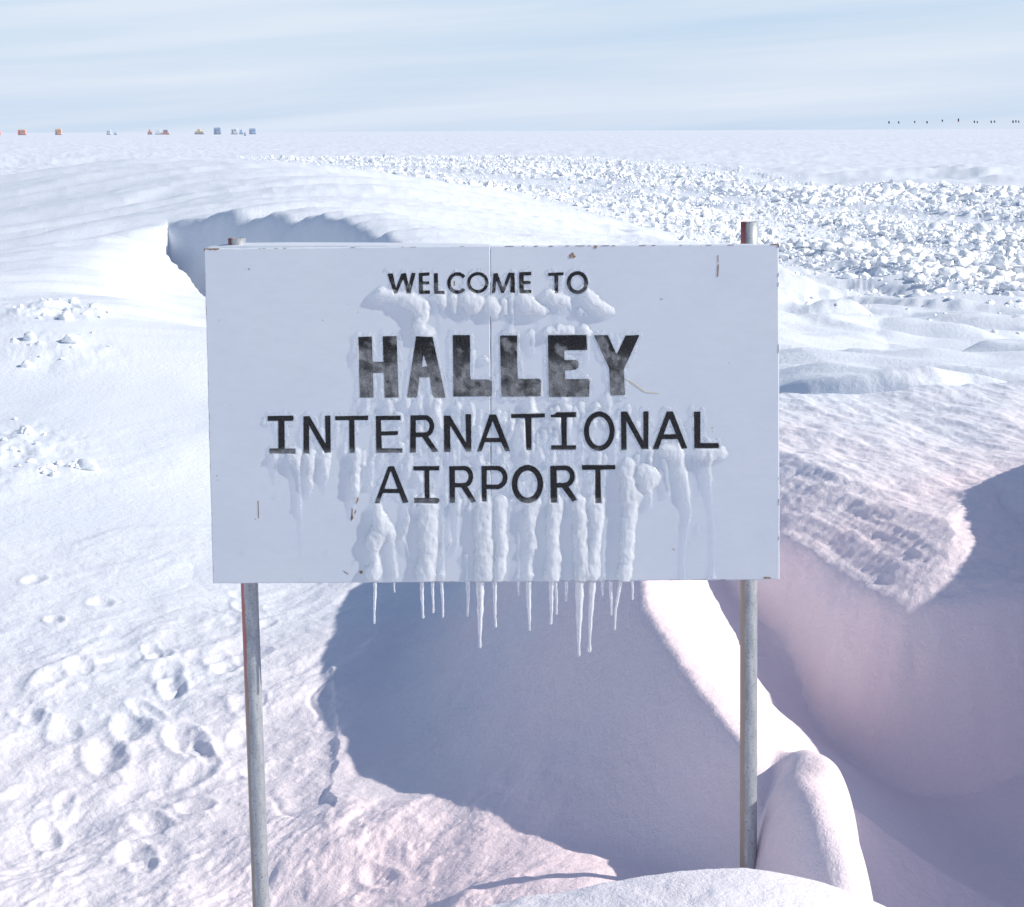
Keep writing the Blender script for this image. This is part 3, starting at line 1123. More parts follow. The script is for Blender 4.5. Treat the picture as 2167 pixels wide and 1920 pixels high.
GL = glyphs()


def letter_sdf(items, X, Y):
    f = np.full(X.shape, 1e3)
    for it in items:
        if it[0] == 'ring':
            _, cx, cy, rx, ry, hw, a0, a1 = it
            px, py = (X - cx) / rx, (Y - cy) / ry
            rr_ = np.hypot(px, py)
            k = np.hypot(px / rx, py / ry) / np.maximum(rr_, 1e-6)
            dd = np.abs(rr_ - 1) / np.maximum(k, 1e-6) - hw
            if a1 - a0 < 359:
                an = np.degrees(np.arctan2(py, px))
                if a1 > 180:
                    an = np.mod(an, 360)
                cut = np.maximum(a0 - an, an - a1) * math.pi / 180 * .5 * (rx + ry)
                dd = np.maximum(dd, cut)
            f = np.minimum(f, dd)
        else:
            P = it[1]
            dd = polydist(X, Y, P, True)
            ins = inpoly(X, Y, P)
            dd = np.where(ins, -dd, dd)
            if it[0] == 'hole':
                f = np.maximum(f, -dd)
            else:
                f = np.minimum(f, dd)
    return f


def march(name, F, X, Y, off, mat):
    """filled area where F<0, one flat sheet"""
    V, faces, key = [], [], {}

    def vid(x, y):
        k = (round(x, 3), round(y, 3))
        if k not in key:
            key[k] = len(V)
            V.append(bp(x, y, off))
        return key[k]
    ny, nx = F.shape
    neg = F < 0
    cnt = neg[:-1, :-1].astype(int) + neg[1:, :-1] + neg[:-1, 1:] + neg[1:, 1:]
    for j, i in zip(*np.nonzero(cnt)):
        cs = [(j, i), (j, i + 1), (j + 1, i + 1), (j + 1, i)]
        poly = []
        for k in range(4):
            a, b = cs[k], cs[(k + 1) % 4]
            fa, fb = F[a], F[b]
            if fa < 0:
                poly.append((X[a], Y[a]))
            if (fa < 0) != (fb < 0):
                t_ = fa / (fa - fb)
                poly.append((X[a] + (X[b] - X[a]) * t_, Y[a] + (Y[b] - Y[a]) * t_))
        ids = []
        for p in poly:
            q = vid(*p)
            if q not in ids:
                ids.append(q)
        if len(ids) >= 3:
            faces.append(ids[::-1])
    return mesh_obj(name, V, faces, mat)


BLACK, t, b = material("black_letter_paint")
n1 = N(t, 'ShaderNodeTexNoise', Scale=260.0, Detail=3.0, Roughness=.7)
L(t, N(t, 'ShaderNodeNewGeometry').outputs['Position'], n1.inputs[0])
L(t, ramp(t, n1.outputs[0], .45, .85, (.005, .004, .004), (.075, .075, .08)), b.inputs['Base Color'])
b.inputs['Roughness'].default_value = .55
b.inputs['Specular IOR Level'].default_value = .25

LETX = {}
for key, nm, lab in (('w', "lettering", "WELCOME TO in small thin black capitals"), ('h', "lettering", "HALLEY in heavy black capitals"),
                     ('i', "lettering", "INTERNATIONAL in thin black capitals"), ('a', "lettering", "AIRPORT in thin black capitals")):
    pts = []
    for it in GL[key]:
        if it[0] == 'ring':
            pts += [(it[1] - it[3] - it[5], it[2] - it[4] - it[5]), (it[1] + it[3] + it[5], it[2] + it[4] + it[5])]
        else:
            pts += it[1]
    x0, x1 = min(p[0] for p in pts) - 4, max(p[0] for p in pts) + 4
    y0, y1 = min(p[1] for p in pts) - 4, max(p[1] for p in pts) + 4
    st = 1.25
    X, Y = np.meshgrid(np.arange(x0, x1, st), np.arange(y0, y1, st))
    F = letter_sdf(GL[key], X, Y)
    F = F + .45 * perlin(X * .22, Y * .22, 300) + .3 * perlin(X * .55, Y * .55, 301)
    o = par(march(nm, F, X, Y, .0009, BLACK))
    o['label'] = lab

# ------------------------------------------------------------------ ice on the board: a relief grown from runs of drips
RUNS = []


def runs(x0, y0, s, lists):
    for R_ in lists:
        RUNS.append([(x0 + a / s, y0 + b_ / s, r_ / s) for a, b_, r_ in R_])


runs(740, 1040, 5.03, [
    [(290, 150, 60), (320, 280, 85), (340, 400, 118), (255, 530, 105), (268, 650, 52), (270, 740, 60), (255, 860, 108), (245, 950, 48)],
    [(330, 300, 90), (440, 460, 60), (455, 560, 42), (462, 680, 38), (480, 800, 40), (485, 905, 42), (472, 962, 24)],
    [(590, 150, 26), (612, 290, 40), (590, 400, 40), (568, 520, 36), (612, 630, 24), (655, 735, 13)],
    [(830, 130, 120), (830, 350, 122), (835, 550, 108), (832, 700, 104), (810, 850, 122), (818, 960, 112)],
    [(990, 210, 26), (985, 460, 26), (985, 650, 33), (985, 780, 28), (980, 880, 46), (985, 960, 26)],
    [(1060, 160, 18), (1050, 350, 24), (1060, 530, 36), (1045, 650, 18), (1040, 790, 7)],
    [(1145, 120, 55), (1150, 300, 28), (1130, 450, 22), (1142, 540, 36), (1108, 660, 20)],
    [(1240, 680, 34), (1246, 800, 20), (1246, 962, 32)],
    [(1425, 140, 118), (1420, 400, 112), (1430, 600, 108), (1432, 760, 114), (1420, 900, 116), (1392, 965, 62)],
    [(1600, 120, 90), (1612, 400, 58), (1622, 620, 68), (1600, 800, 78), (1588, 960, 52)]])
runs(1080, 1040, 5.03, [
    [(68, 370, 20), (85, 540, 28), (75, 700, 20), (80, 920, 34), (82, 965, 16)],
    [(225, 120, 110), (215, 300, 60), (220, 420, 50), (232, 600, 60), (196, 720, 34), (200, 880, 62), (190, 965, 38)],
    [(480, 110, 85), (460, 300, 90), (450, 500, 72), (462, 700, 90), (440, 880, 100), (462, 965, 58)],
    [(725, 100, 88), (745, 300, 92), (742, 500, 86), (752, 700, 92), (770, 880, 104), (730, 965, 58)],
    [(905, 130, 108), (925, 300, 88), (915, 500, 60), (880, 700, 78), (885, 880, 84), (868, 965, 42)],
    [(992, 380, 14), (986, 600, 17), (986, 760, 20), (992, 930, 30)],
    [(1300, 40, 120), (1275, 180, 92), (1262, 320, 86), (1250, 500, 86), (1246, 700, 76), (1212, 880, 92), (1200, 962, 62)]])
runs(950, 950, 2.725, [
    [(1030, 90, 46), (1030, 200, 46), (1035, 300, 50)], [(1120, 130, 50), (1152, 165, 72), (1140, 200, 60)],
    [(1245, 40, 20), (1250, 160, 17), (1266, 262, 18)],
    [(1320, 30, 32), (1350, 160, 30), (1372, 260, 24), (1386, 340, 16), (1380, 420, 14), (1362, 520, 10), (1350, 640, 8), (1355, 745, 12), (1357, 790, 7)],
    [(1445, 50, 14), (1440, 180, 8), (1445, 272, 8)],
    [(1485, 60, 24), (1500, 180, 19), (1510, 300, 9), (1522, 450, 7), (1523, 650, 7), (1523, 722, 14), (1523, 738, 22)],
    [(1470, 20, 60), (1560, 25, 48)], [(1300, 20, 60), (1250, 10, 50)],
    [(1436, 440, 9), (1436, 480, 9)], [(1265, 535, 6), (1265, 537, 5)], [(1610, 322, 6), (1610, 324, 5)], [(1856, 341, 6), (1856, 343, 5)]])
runs(400, 950, 3.407, [
    [(620, 40, 26), (625, 150, 14), (625, 245, 8)],
    [(755, 40, 64), (785, 160, 24), (795, 300, 19), (800, 420, 23), (808, 490, 11), (805, 600, 7), (812, 785, 4)],
    [(870, 40, 54), (872, 150, 33), (872, 250, 31), (872, 340, 14)],
    [(985, 40, 50), (990, 160, 31), (985, 250, 15), (990, 315, 11)],
    [(1205, 20, 42), (1212, 130, 38), (1198, 220, 38), (1206, 290, 36), (1192, 380, 18), (1185, 490, 14)],
    [(628, 335, 11), (628, 345, 11)], [(860, 620, 8), (861, 622, 6)], [(865, 720, 6), (865, 722, 5)], [(995, 735, 9), (995, 745, 10)],
    [(388, 748, 11), (388, 752, 9)], [(1200, 800, 9), (1198, 828, 10)], [(820, 940, 9), (820, 955, 7)]])
runs(780, 560, 2044 / 540, [
    [(50, 235, 22), (100, 225, 55), (180, 255, 55), (330, 285, 75), (420, 340, 78), (430, 420, 58), (400, 490, 52), (450, 560, 95)],
    [(575, 250, 62), (592, 320, 36), (575, 400, 13), (578, 480, 10), (578, 570, 5)],
    [(680, 270, 45), (685, 370, 30)], [(720, 300, 30), (725, 400, 14)], [(760, 440, 16), (760, 455, 14)],
    [(800, 280, 90), (835, 325, 88), (880, 300, 60)], [(970, 300, 62), (1000, 355, 66), (1010, 425, 26)],
    [(1080, 300, 42), (1088, 390, 30)], [(1145, 250, 30), (1146, 380, 28), (1152, 440, 16), (1136, 530, 30)],
    [(1230, 250, 60), (1290, 330, 82), (1380, 368, 56), (1430, 370, 28)], [(1372, 420, 12), (1366, 525, 8)],
    [(1440, 240, 50), (1500, 280, 70), (1580, 290, 46), (1616, 365, 18)], [(1520, 350, 19), (1522, 455, 13)],
    [(1720, 215, 55), (1790, 285, 62), (1870, 350, 68), (1925, 375, 44)], [(1700, 375, 36), (1680, 412, 18)], [(1740, 390, 24), (1742, 410, 20)],
    [(1530, 520, 50), (1600, 540, 60)], [(1440, 545, 50), (1480, 550, 55)], [(1720, 510, 40), (1740, 545, 50)]])
# vertical runs between the lines of text
r_ = np.random.default_rng(21)
for (xa, xb, ya, yb, n, rmax) in ((752, 1340, 705, 870, 52, 10), (760, 1370, 838, 900, 55, 12), (580, 1520, 880, 975, 70, 8.5), (735, 1400, 940, 1062, 74, 9.5)):
    for _ in range(int(n * .9)):
        x = r_.uniform(xa, xb)
        y = r_.uniform(ya, yb)
        le = r_.uniform(12, 60)
        rad = r_.uniform(.35, 1) * rmax
        RUNS.append([(x, y, rad), (x + r_.normal(0, 2), y + le * .4, rad * r_.uniform(.6, 1.2)), (x + r_.normal(0, 3), y + le, rad * r_.uniform(.2, .8))])

ST = 1.6
X, Y = np.meshgrid(np.arange(490, 1640, ST), np.arange(566, 1238, ST))
TK = np.zeros(X.shape)
wob = 2.6 * fbm(X * .045, Y * .045, 310, 3)
wob2 = 2.6 * fbm(X * .045 + 9, Y * .045 + 4, 314, 3)
for R_ in RUNS:
    for (xa, ya, ra), (xb, yb, rb) in zip(R_, R_[1:]):
        mr = max(ra, rb) + 8
        i0, i1 = np.searchsorted(X[0], [min(xa, xb) - mr, max(xa, xb) + mr])
        j0, j1 = np.searchsorted(Y[:, 0], [min(ya, yb) - mr, max(ya, yb) + mr])
        if i1 <= i0 or j1 <= j0:
            continue
        rs = min(1.0, max(ra, rb) / 10)
        xs = X[j0:j1, i0:i1] + wob[j0:j1, i0:i1] * rs
        ys = Y[j0:j1, i0:i1] + wob2[j0:j1, i0:i1] * rs
        dx, dy = xb - xa, yb - ya
        l2 = dx * dx + dy * dy + 1e-9
        q = np.clip(((xs - xa) * dx + (ys - ya) * dy) / l2, 0, 1)
        dd = np.hypot(xs - xa - q * dx, ys - ya - q * dy)
        rad = ra + (rb - ra) * q
        e = np.clip(1 - (dd / rad) ** 2, 0, 1)
        hgt = np.minimum(.50 * rad * SPX, .0065 + .04 * rad * SPX)
        tk = hgt * np.sqrt(e)
        cur = TK[j0:j1, i0:i1]
        TK[j0:j1, i0:i1] = np.maximum(cur, tk) + .12 * np.minimum(cur, tk)
# thin frosted glaze hugging the letters
LSD = np.minimum.reduce([letter_sdf(GL[k], X, Y) for k in ('w', 'h', 'i', 'a')])
gl_n = fbm(X * .05, Y * .024, 320, 4)
glz = .00125 * sst(15, 3, LSD + 7 * gl_n) * np.clip(.72 + .7 * fbm(X * .09, Y * .05, 326, 3), .30, 1.4)
glz = np.where(LSD < 4, np.maximum(glz, .0008), glz)
zone_w = np.where(Y < 640, .55, 1.0)
TK = TK * (1 + .10 * fbm(X * .08, Y * .045, 330, 2))
# dark letters soak up the sun, so the ice over them is thin and clear, except low on the strokes where meltwater froze
low = np.zeros(X.shape)
for (ya, yb, w_) in ((590, 622, .6), (735, 845, 1.0), (945, 965, .95), (1050, 1068, .8)):
    low = np.maximum(low, w_ * sst(ya, ya + .55 * (yb - ya), Y) * sst(yb + 14, yb + 2, Y))
pat = fbm(X * .030, Y * .034, 340, 4)
pat2 = fbm(X * .020 + 7, Y * .022, 345, 3)
low = np.clip(low * (.85 + .9 * pat) + .95 * sst(.05, .6, pat2) * (np.abs(Y - 775) < 90), 0, 1)
on = sst(2.0, -1.5, LSD)
TK = np.maximum(TK * (1 - .90 * on * (1 - .35 * low)), glz * zone_w)
CLOUD = .78 * sst(.0004, .0072, TK) + .07
halo = sst(22, 2, LSD + 6 * gl_n)
CLOUD = np.maximum(CLOUD, halo * (1 - on) * (.20 + .30 * np.clip(pat + .3, 0, 1)))
spk = np.clip(fbm(X * .33, Y * .33, 350, 3), 0, 1)
CLOUD = np.where(on > 0, CLOUD * (1 - on) + on * (.004 + .035 * spk + low * (.225 + .10 * fbm(X * .07, Y * .06, 352, 2) + .12 * spk)), CLOUD)
CLOUD = np.clip(CLOUD, .004, .80)
# keep off the lower and upper board edges
TK = np.where(Y > 1231.0, 0, TK)
THR = .00045
solid = TK > THR
# split the sheet into separate pieces of ice
lab = np.zeros(solid.shape, int)
cur = 0
ny, nx = solid.shape
for j in range(ny):
    for i in range(nx):
        if solid[j, i] and not lab[j, i]:
            cur += 1
            stack = [(j, i)]
            lab[j, i] = cur
            while stack:
                a, b_ = stack.pop()
                for da, db in ((1, 0), (-1, 0), (0, 1), (0, -1)):
                    p, q = a + da, b_ + db
                    if 0 <= p < ny and 0 <= q < nx and solid[p, q] and not lab[p, q]:
                        lab[p, q] = cur
                        stack.append((p, q))

ICE, t, b = material("frosted_ice")
at = N(t, 'ShaderNodeAttribute', attribute_name="cloudiness")
geo = N(t, 'ShaderNodeNewGeometry')
n1 = N(t, 'ShaderNodeTexNoise', Scale=38.0, Detail=4.0, Roughness=.6)
L(t, geo.outputs['Position'], n1.inputs[0])
n2 = N(t, 'ShaderNodeTexNoise', Scale=220.0, Detail=2.0)
L(t, geo.outputs['Position'], n2.inputs[0])
b.inputs['Base Color'].default_value = (.88, .90, .935, 1)
b.inputs['Roughness'].default_value = .09
b.inputs['IOR'].default_value = 1.31
b.inputs['Specular IOR Level'].default_value = .5
b.inputs['Transmission Weight'].default_value = .20
bu = N(t, 'ShaderNodeBump', Strength=.14, Distance=.002)
L(t, n2.outputs[0], bu.inputs['Height'])
L(t, bu.outputs[0], b.inputs['Normal'])
tr = N(t, 'ShaderNodeBsdfTransparent')
tr.inputs[0].default_value = (.97, .985, 1, 1)
op = at.outputs['Fac']
mx = N(t, 'ShaderNodeMixShader')
L(t, op, mx.inputs[0])
L(t, tr.outputs[0], mx.inputs[1])
L(t, b.outputs[0], mx.inputs[2])
L(t, mx.outputs[0], t.nodes['Material Output'].inputs['Surface'])


def ice_piece(mask, name):
    m2 = mask.copy()
    # include the rim of zero-thickness corners so the relief closes against the board
    m2[1:] |= mask[:-1]
    m2[:-1] |= mask[1:]
    m2[:, 1:] |= m2[:, :-1].copy()
    m2[:, :-1] |= m2[:, 1:].copy()
    cell = m2[:-1, :-1] & m2[1:, :-1] & m2[:-1, 1:] & m2[1:, 1:]
    use = np.zeros(mask.shape, bool)
    use[:-1, :-1] |= cell
    use[1:, :-1] |= cell
    use[:-1, 1:] |= cell
    use[1:, 1:] |= cell
    ids = np.full(mask.shape, -1)
    ids[use] = np.arange(use.sum())
    jj, ii = np.nonzero(use)
    tk = np.where(mask, TK, 0)[jj, ii]
    V = np.array([bp(X[j, i], Y[j, i], .0014 + max(k - .0006, -.0020)) if k > 0 else bp(X[j, i], Y[j, i], -.001) for j, i, k in zip(jj, ii, tk)])
    cj_, ci_ = np.nonzero(cell)
    F = np.stack([ids[cj_, ci_], ids[cj_ + 1, ci_], ids[cj_ + 1, ci_ + 1], ids[cj_, ci_ + 1]], -1)
    o = np_mesh(name, V, F, ICE, True)
    a = o.data.attributes.new("cloudiness", 'FLOAT', 'POINT')
    if len(a.data) == len(tk):
        a.data.foreach_set('value', CLOUD[jj, ii].astype(np.float32))
    return par(o)


sizes = np.bincount(lab.ravel())
sizes[0] = 0
bigl = [k for k in np.argsort(-sizes) if sizes[k] > 12]
small = np.zeros(solid.shape, bool)
nm = 0
for k in bigl:
    m = lab == k
    if sizes[k] >= 60 and nm < 60:
        ice_piece(m, "ice_crust" if sizes[k] > 2500 else "ice_drip")
        nm += 1
    else:
        small |= m
if small.any():
    o = ice_piece(small, "ice_bead")
    o['kind'] = 'stuff'

# ------------------------------------------------------------------ icicles under the board
CLEAR, t, b = material("icicle_ice")
b.inputs['Base Color'].default_value = (.93, .94, .97, 1)
b.inputs['Roughness'].default_value = .16
b.inputs['IOR'].default_value = 1.31
b.inputs['Transmission Weight'].default_value = .55
geo = N(t, 'ShaderNodeNewGeometry')
n2 = N(t, 'ShaderNodeTexNoise', Scale=160.0, Detail=3.0)
L(t, geo.outputs['Position'], n2.inputs[0])
bu = N(t, 'ShaderNodeBump', Strength=.4, Distance=.002)
L(t, n2.outputs[0], bu.inputs['Height'])
L(t, bu.outputs[0], b.inputs['Normal'])
ZS = 2.044
ICI = [  # top x, tip x, tip y, top width, (zoomed picture units), label
    (395, 393, 245, 17, "leftmost long icicle, slim and straight, under the A of AIRPORT"),
    (478, 480, 110, 11, "short stubby icicle next to the leftmost long one"),
    (598, 603, 220, 19, "slim icicle, left of a close row of three under the I of AIRPORT"),
    (645, 647, 198, 15, "thin icicle, middle of the close row of three under AIRPORT"),
    (685, 690, 217, 15, "thin icicle, right of the close row of three under AIRPORT"),
    (798, 797, 212, 19, "medium slim icicle just left of the thick long icicle under the P"),
    (850, 851, 348, 38, "thick long tapering icicle under the P of AIRPORT"),
    (912, 918, 260, 19, "blunt slim icicle just right of the thick one under the P"),
    (1015, 1017, 122, 12, "very short icicle left of the pointed one under the O"),
    (1060, 1064, 274, 28, "pointed tapering icicle under the O of AIRPORT"),
    (1160, 1157, 245, 23, "longer prong of the fused forked icicle under the second R"),
    (1178, 1182, 205, 17, "shorter prong of the fused forked icicle under the second R"),
    (1222, 1224, 148, 19, "short wedge icicle between the forked one and the longest one"),
    (1280, 1278, 382, 42, "longest and thickest icicle, below the T of AIRPORT"),
    (1336, 1323, 365, 32, "long slanted icicle with a round drop at its tip"),
    (1378, 1380, 122, 15, "short faint icicle right of the long slanted one"),
    (1416, 1418, 208, 17, "thin glassy icicle left of the bent one"),
    (1460, 1435, 270, 17, "bent icicle slanting down to the left beside the bright ridge"),
    (1508, 1512, 140, 13, "rightmost short faint icicle in front of the bright ridge")]
for k, (xt, xb, yb, wd, lb) in enumerate(ICI):
    r2 = np.random.default_rng(500 + k)
    ut, ub = 600 + xt / ZS, 600 + xb / ZS
    vt, vb = 1200 + 61.5 / ZS, 1200 + yb / ZS
    ra = wd / ZS / 2 * SPX
    n = 26
    pts, rad = [], []
    tipr = .30 * ra if wd > 25 else .52 * ra
    if wd < 16:
        tipr = .62 * ra
    for i in range(n + 1):
        s_ = i / n
        bend = s_ if xt != 1460 else min(1, s_ * 1.6)
        uu = ut + (ub - ut) * bend + .5 * math.sin(s_ * 6 + k)
        vv = vt + (vb - vt) * s_
        p = bp(uu, vv, -.004)
        pts.append(p)
        prof = (1 - s_) ** (.75 if wd > 25 else .5)
        rad.append(max(tipr, ra * (.12 + .88 * prof)) * (1 + .09 * math.sin(s_ * 23 + k * 1.7) * (s_ > .05) + r2.normal(0, .035)))
    if "round drop" in lb:
        rad[-3], rad[-2], rad[-1] = rad[-3] * 1.25, rad[-2] * 1.6, rad[-1] * 1.5
    last = pts[-1]
    for q in (.35, .7, .92):
        pts.append((last[0], last[1], last[2] - q * rad[n]))
        rad.append(rad[n] * math.sqrt(max(0.02, 1 - q * q)))
    mb = MB()
    mb.tube(pts, rad, 14)
    o = mb.build("icicle", CLEAR, None, True)
    tag(o, lb, "icicle", "icicles hanging from the board's bottom edge")

# ------------------------------------------------------------------ posts


def post_material(name, ang, cols, rustz):
    m, t, b = material(name)
    tcn = N(t, 'ShaderNodeTexCoord')
    sp = N(t, 'ShaderNodeSeparateXYZ')
    L(t, tcn.outputs['Object'], sp.inputs[0])
    geo = N(t, 'ShaderNodeNewGeometry')
    mp = N(t, 'ShaderNodeMapping')
    mp.inputs['Scale'].default_value = (1, 1, .22)
    L(t, tcn.outputs['Object'], mp.inputs[0])
    n1 = N(t, 'ShaderNodeTexNoise', Scale=60.0, Detail=5.0, Roughness=.65)
    L(t, mp.outputs[0], n1.inputs[0])
    n2 = N(t, 'ShaderNodeTexNoise', Scale=240.0, Detail=3.0)
    L(t, tcn.outputs['Object'], n2.inputs[0])
    c = ramp(t, n1.outputs[0], .3, .7, (.30, .325, .36), (.52, .54, .56))
    c = mixc(t, ramp(t, n2.outputs[0], .55, .72), c, (.20, .21, .24))
    # painted stripe down the side away from the sun
    edge = math_n(t, 'MULTIPLY_ADD', n1.outputs[0], .010)
    t.nodes[-1].inputs[2].default_value = -.005
    side = math_n(t, 'ADD', sp.outputs[0], edge)
    st = ramp(t, math_n(t, 'MULTIPLY_ADD', side, 20.0), .26, .34, (1, 1, 1), (0, 0, 0))
    t.nodes[-2].inputs[2].default_value = .5
    fade = N(t, 'ShaderNodeMapRange')
    fade.inputs['From Min'].default_value = rustz[0]
    fade.inputs['From Max'].default_value = rustz[1]
    L(t, math_n(t, 'ADD', sp.outputs[2], math_n(t, 'MULTIPLY', n1.outputs[0], .3)), fade.inputs['Value'])
    scol = mixc(t, fade.outputs[0], cols[1], cols[0])
    c = mixc(t, math_n(t, 'MULTIPLY', st, .85), c, scol)
    L(t, c, b.inputs['Base Color'])
    b.inputs['Metallic'].default_value = .35
    b.inputs['Roughness'].default_value = .48
    bu = N(t, 'ShaderNodeBump', Strength=.25, Distance=.001)
    L(t, n2.outputs[0], bu.inputs['Height'])
    L(t, bu.outputs[0], b.inputs['Normal'])
    return m


def post(ua, va, ub, vb, wid, mat):
    yp = Y0 + .022 + .03 + .0195
    a, b_ = at_y(ua, va, yp, True), at_y(ub, vb, yp, True)
    d_ = (b_ - a) / np.linalg.norm(b_ - a)
    foot = b_ + d_ * .45
    r = wid / 2 * SPX * yp / Y0
    ax = (a - foot)
    ln = np.linalg.norm(ax)
    n, rows = 28, 30
    V, F = [], []
    for i in range(rows + 1):
        for k in range(n):
            w = 2 * math.pi * k / n
            V.append((r * math.cos(w), r * math.sin(w), ln * i / rows))
    for i in range(rows):
        for k in range(n):
            k2 = (k + 1) % n
            F.append((i * n + k, i * n + k2, (i + 1) * n + k2, (i + 1) * n + k))
    # open pipe end: rim and inner wall
    ri = r * .86
    bs = len(V)
    for z in (ln, ln - .12):
        for k in range(n):
            w = 2 * math.pi * k / n
            V.append((ri * math.cos(w), ri * math.sin(w), z))
    for k in range(n):
        k2 = (k + 1) % n
        F.append((rows * n + k, rows * n + k2, bs + k2, bs + k))
        F.append((bs + k, bs + k2, bs + n + k2, bs + n + k))
    o = mesh_obj("post", V, F, mat, None, True)
    q = Vector(ax.tolist()).to_track_quat('Z', 'Y')
    # keep local x pointing to world x
    zax = Vector((ax / ln).tolist())
    xax = Vector((1, 0, 0))
    xax = (xax - zax * xax.dot(zax)).normalized()
    yax = zax.cross(xax)
    M = Matrix((xax, yax, zax)).transposed().to_4x4()
    M.translation = Vector(foot.tolist())
    o.parent = SIGN
    o.matrix_parent_inverse = Matrix.Translation(SIGN.location).inverted()
    o.matrix_basis = M
    return o


P1 = post_material("galvanised_red_striped", 0, ((.38, .09, .075), (.30, .26, .22)), (1.0, 1.25))
P2 = post_material("galvanised_rusty", 0, ((.40, .07, .06), (.36, .27, .21)), (1.35, 1.5))
o = post(501.2, 504, 552.6, 1920, 36.5, P1)
o['label'] = "leaning left steel post with a red stripe down its side"
o = post(1585.9, 469.5, 1583.6, 1850, 36.5, P2)
o['label'] = "upright right steel post with rust down its left side"

# clamps that hold the board to the posts (behind the board)
mb = MB()
for u, v in ((503, 600), (519, 1150), (1585, 600), (1584, 1150)):
    p = at_y(u, v, Y0 + .072, True)
    mb.box(p[0] - .034, p[0] + .034, Y0 + .0515, Y0 + .10, p[2] - .02, p[2] + .02)
par(mb.build("clamp", RUST))

# ------------------------------------------------------------------ far camp on the horizon (left)


def plain(name, col, rough=.6):
    m, t, b = material(name)
    n = N(t, 'ShaderNodeTexNoise', Scale=1.3, Detail=4.0)
    L(t, N(t, 'ShaderNodeNewGeometry').outputs['Position'], n.inputs[0])
    lo = tuple(.82 * q for q in col)
    L(t, ramp(t, n.outputs[0], .35, .65, lo, col), b.inputs['Base Color'])
    b.inputs['Roughness'].default_value = rough
    return m


REDP = plain("hazed_red_cabin", (.74, .34, .30))  # camp colours paled to stand in for distance haze
ORANGE = plain("orange_cabin", (.78, .42, .30))
GREY = plain("pale_grey_cabin", (.70, .75, .82))
NAVY = plain("dark_blue_cabin", (.38, .46, .60))
BLUE = plain("blue_cabin", (.42, .54, .74))
TAN = plain("tan_machine", (.66, .58, .42))
WHITE = plain("white_roof", (.8, .82, .84))
DARK = plain("dark_rubber", (.30, .31, .36))
GLASSY = plain("window_pane", (.30, .38, .45), .2)


def camp(name, u0, u1, v0, v1, dist, body, label, cat, roof=None, style='cabin'):
    """a hut or vehicle seen between photo columns u0..u1 and rows v0..v1, standing dist metres away"""
    c_ = at_y((u0 + u1) / 2, v1, dist, True)
    w = (u1 - u0) / FS * dist
    h0 = max((v1 - v0) / FS * dist, .6)
    gz = float(H(np.array([c_[0]]), np.array([dist]))[0])
    root = empty(name, (c_[0], dist, gz))
    tag(root, label, cat)
    d_ = w * .6
    ht = max(c_[2] - gz + h0, .8 * h0)          # roof height above the snow
    h = ht / 1.11
    base_h = .12 * h

    def p(nm, fn, mat):
        q = MB()
        fn(q)
        q.build(nm, mat, root)
    if style == 'cabin':
        p("runner", lambda q: (q.box(-w * .5, w * .5, -d_ * .42, -d_ * .34, -.05, base_h), q.box(-w * .5, w * .5, d_ * .34, d_ * .42, -.05, base_h)), DARK)
        p("cabin_body", lambda q: q.box(-w / 2, w / 2, -d_ / 2, d_ / 2, base_h, h * .86 + base_h * .9, w * .02), body)
        p("roof", lambda q: q.box(-w * .47, w * .47, -d_ * .47, d_ * .47, h * .86 + base_h * .9, h + base_h * .9, w * .07), roof or body)
        p("window", lambda q: q.box(w * .08, w * .30, -d_ / 2 - .03, -d_ / 2 + .06, base_h + h * .45, base_h + h * .68), GLASSY)
        p("door", lambda q: q.box(-w * .30, -w * .12, -d_ / 2 - .03, -d_ / 2 + .06, base_h + .05, base_h + h * .66), DARK)
    elif style == 'tractor':
        p("track", lambda q: (q.box(-w * .48, w * .48, -d_ * .5, -d_ * .25, -.05, h * .38, w * .05), q.box(-w * .48, w * .48, d_ * .25, d_ * .5, -.05, h * .38, w * .05)), DARK)
        p("vehicle_body", lambda q: q.box(-w * .46, w * .46, -d_ * .3, d_ * .3, h * .3, h * .66, w * .02), body)
        p("cab", lambda q: q.box(-w * .22, w * .16, -d_ * .3, d_ * .3, h * .66, h + base_h, w * .03), roof or body)
    else:  # sledge with cargo
        p("runner", lambda q: (q.box(-w * .5, w * .5, -d_ * .4, -d_ * .3, -.05, base_h + .1), q.box(-w * .5, w * .5, d_ * .3, d_ * .4, -.05, base_h + .1)), DARK)
        p("deck", lambda q: q.box(-w * .5, w * .5, -d_ * .45, d_ * .45, base_h + .1, base_h + h * .35), body)
        p("cargo", lambda q: q.box(-w * .36, w * .30, -d_ * .35, d_ * .35, base_h + h * .35, base_h + h, w * .04), roof or body)
    return root


Z4 = 2044 / 700


def cz(a, b_, c_, d_):
    return a / Z4, b_ / Z4, 230 + c_ / Z4, 230 + d_ / Z4


FAR = 1500
camp("hut", *cz(-28, 4, 138, 160), FAR, REDP, "red hut cut off by the left edge of the view on the horizon", "hut")
camp("hut", *cz(113, 160, 129, 158), FAR, REDP, "large red hut with a pale roof on the left horizon", "hut", TAN)
camp("hut", *cz(342, 380, 125, 156), FAR, ORANGE, "orange-red hut with a yellowish roof, second from the left on the horizon", "hut", TAN)
camp("hut", *cz(660, 685, 131, 154), FAR, GREY, "small pale grey hut standing alone on the left horizon", "hut")
camp("cargo_sledge", *cz(703, 724, 147, 156), FAR, BLUE, "low bluish sledge right beside the lone grey hut", "sledge", None, 'sledge')
camp("tractor", *cz(912, 940, 130, 149), FAR, REDP, "red tractor pulling a grey and red sledge train on the horizon", "tractor", None, 'tractor')
camp("cargo_sledge", *cz(958, 997, 132, 147), FAR, GREY, "grey loaded sledge directly behind the red tractor", "sledge", None, 'sledge')
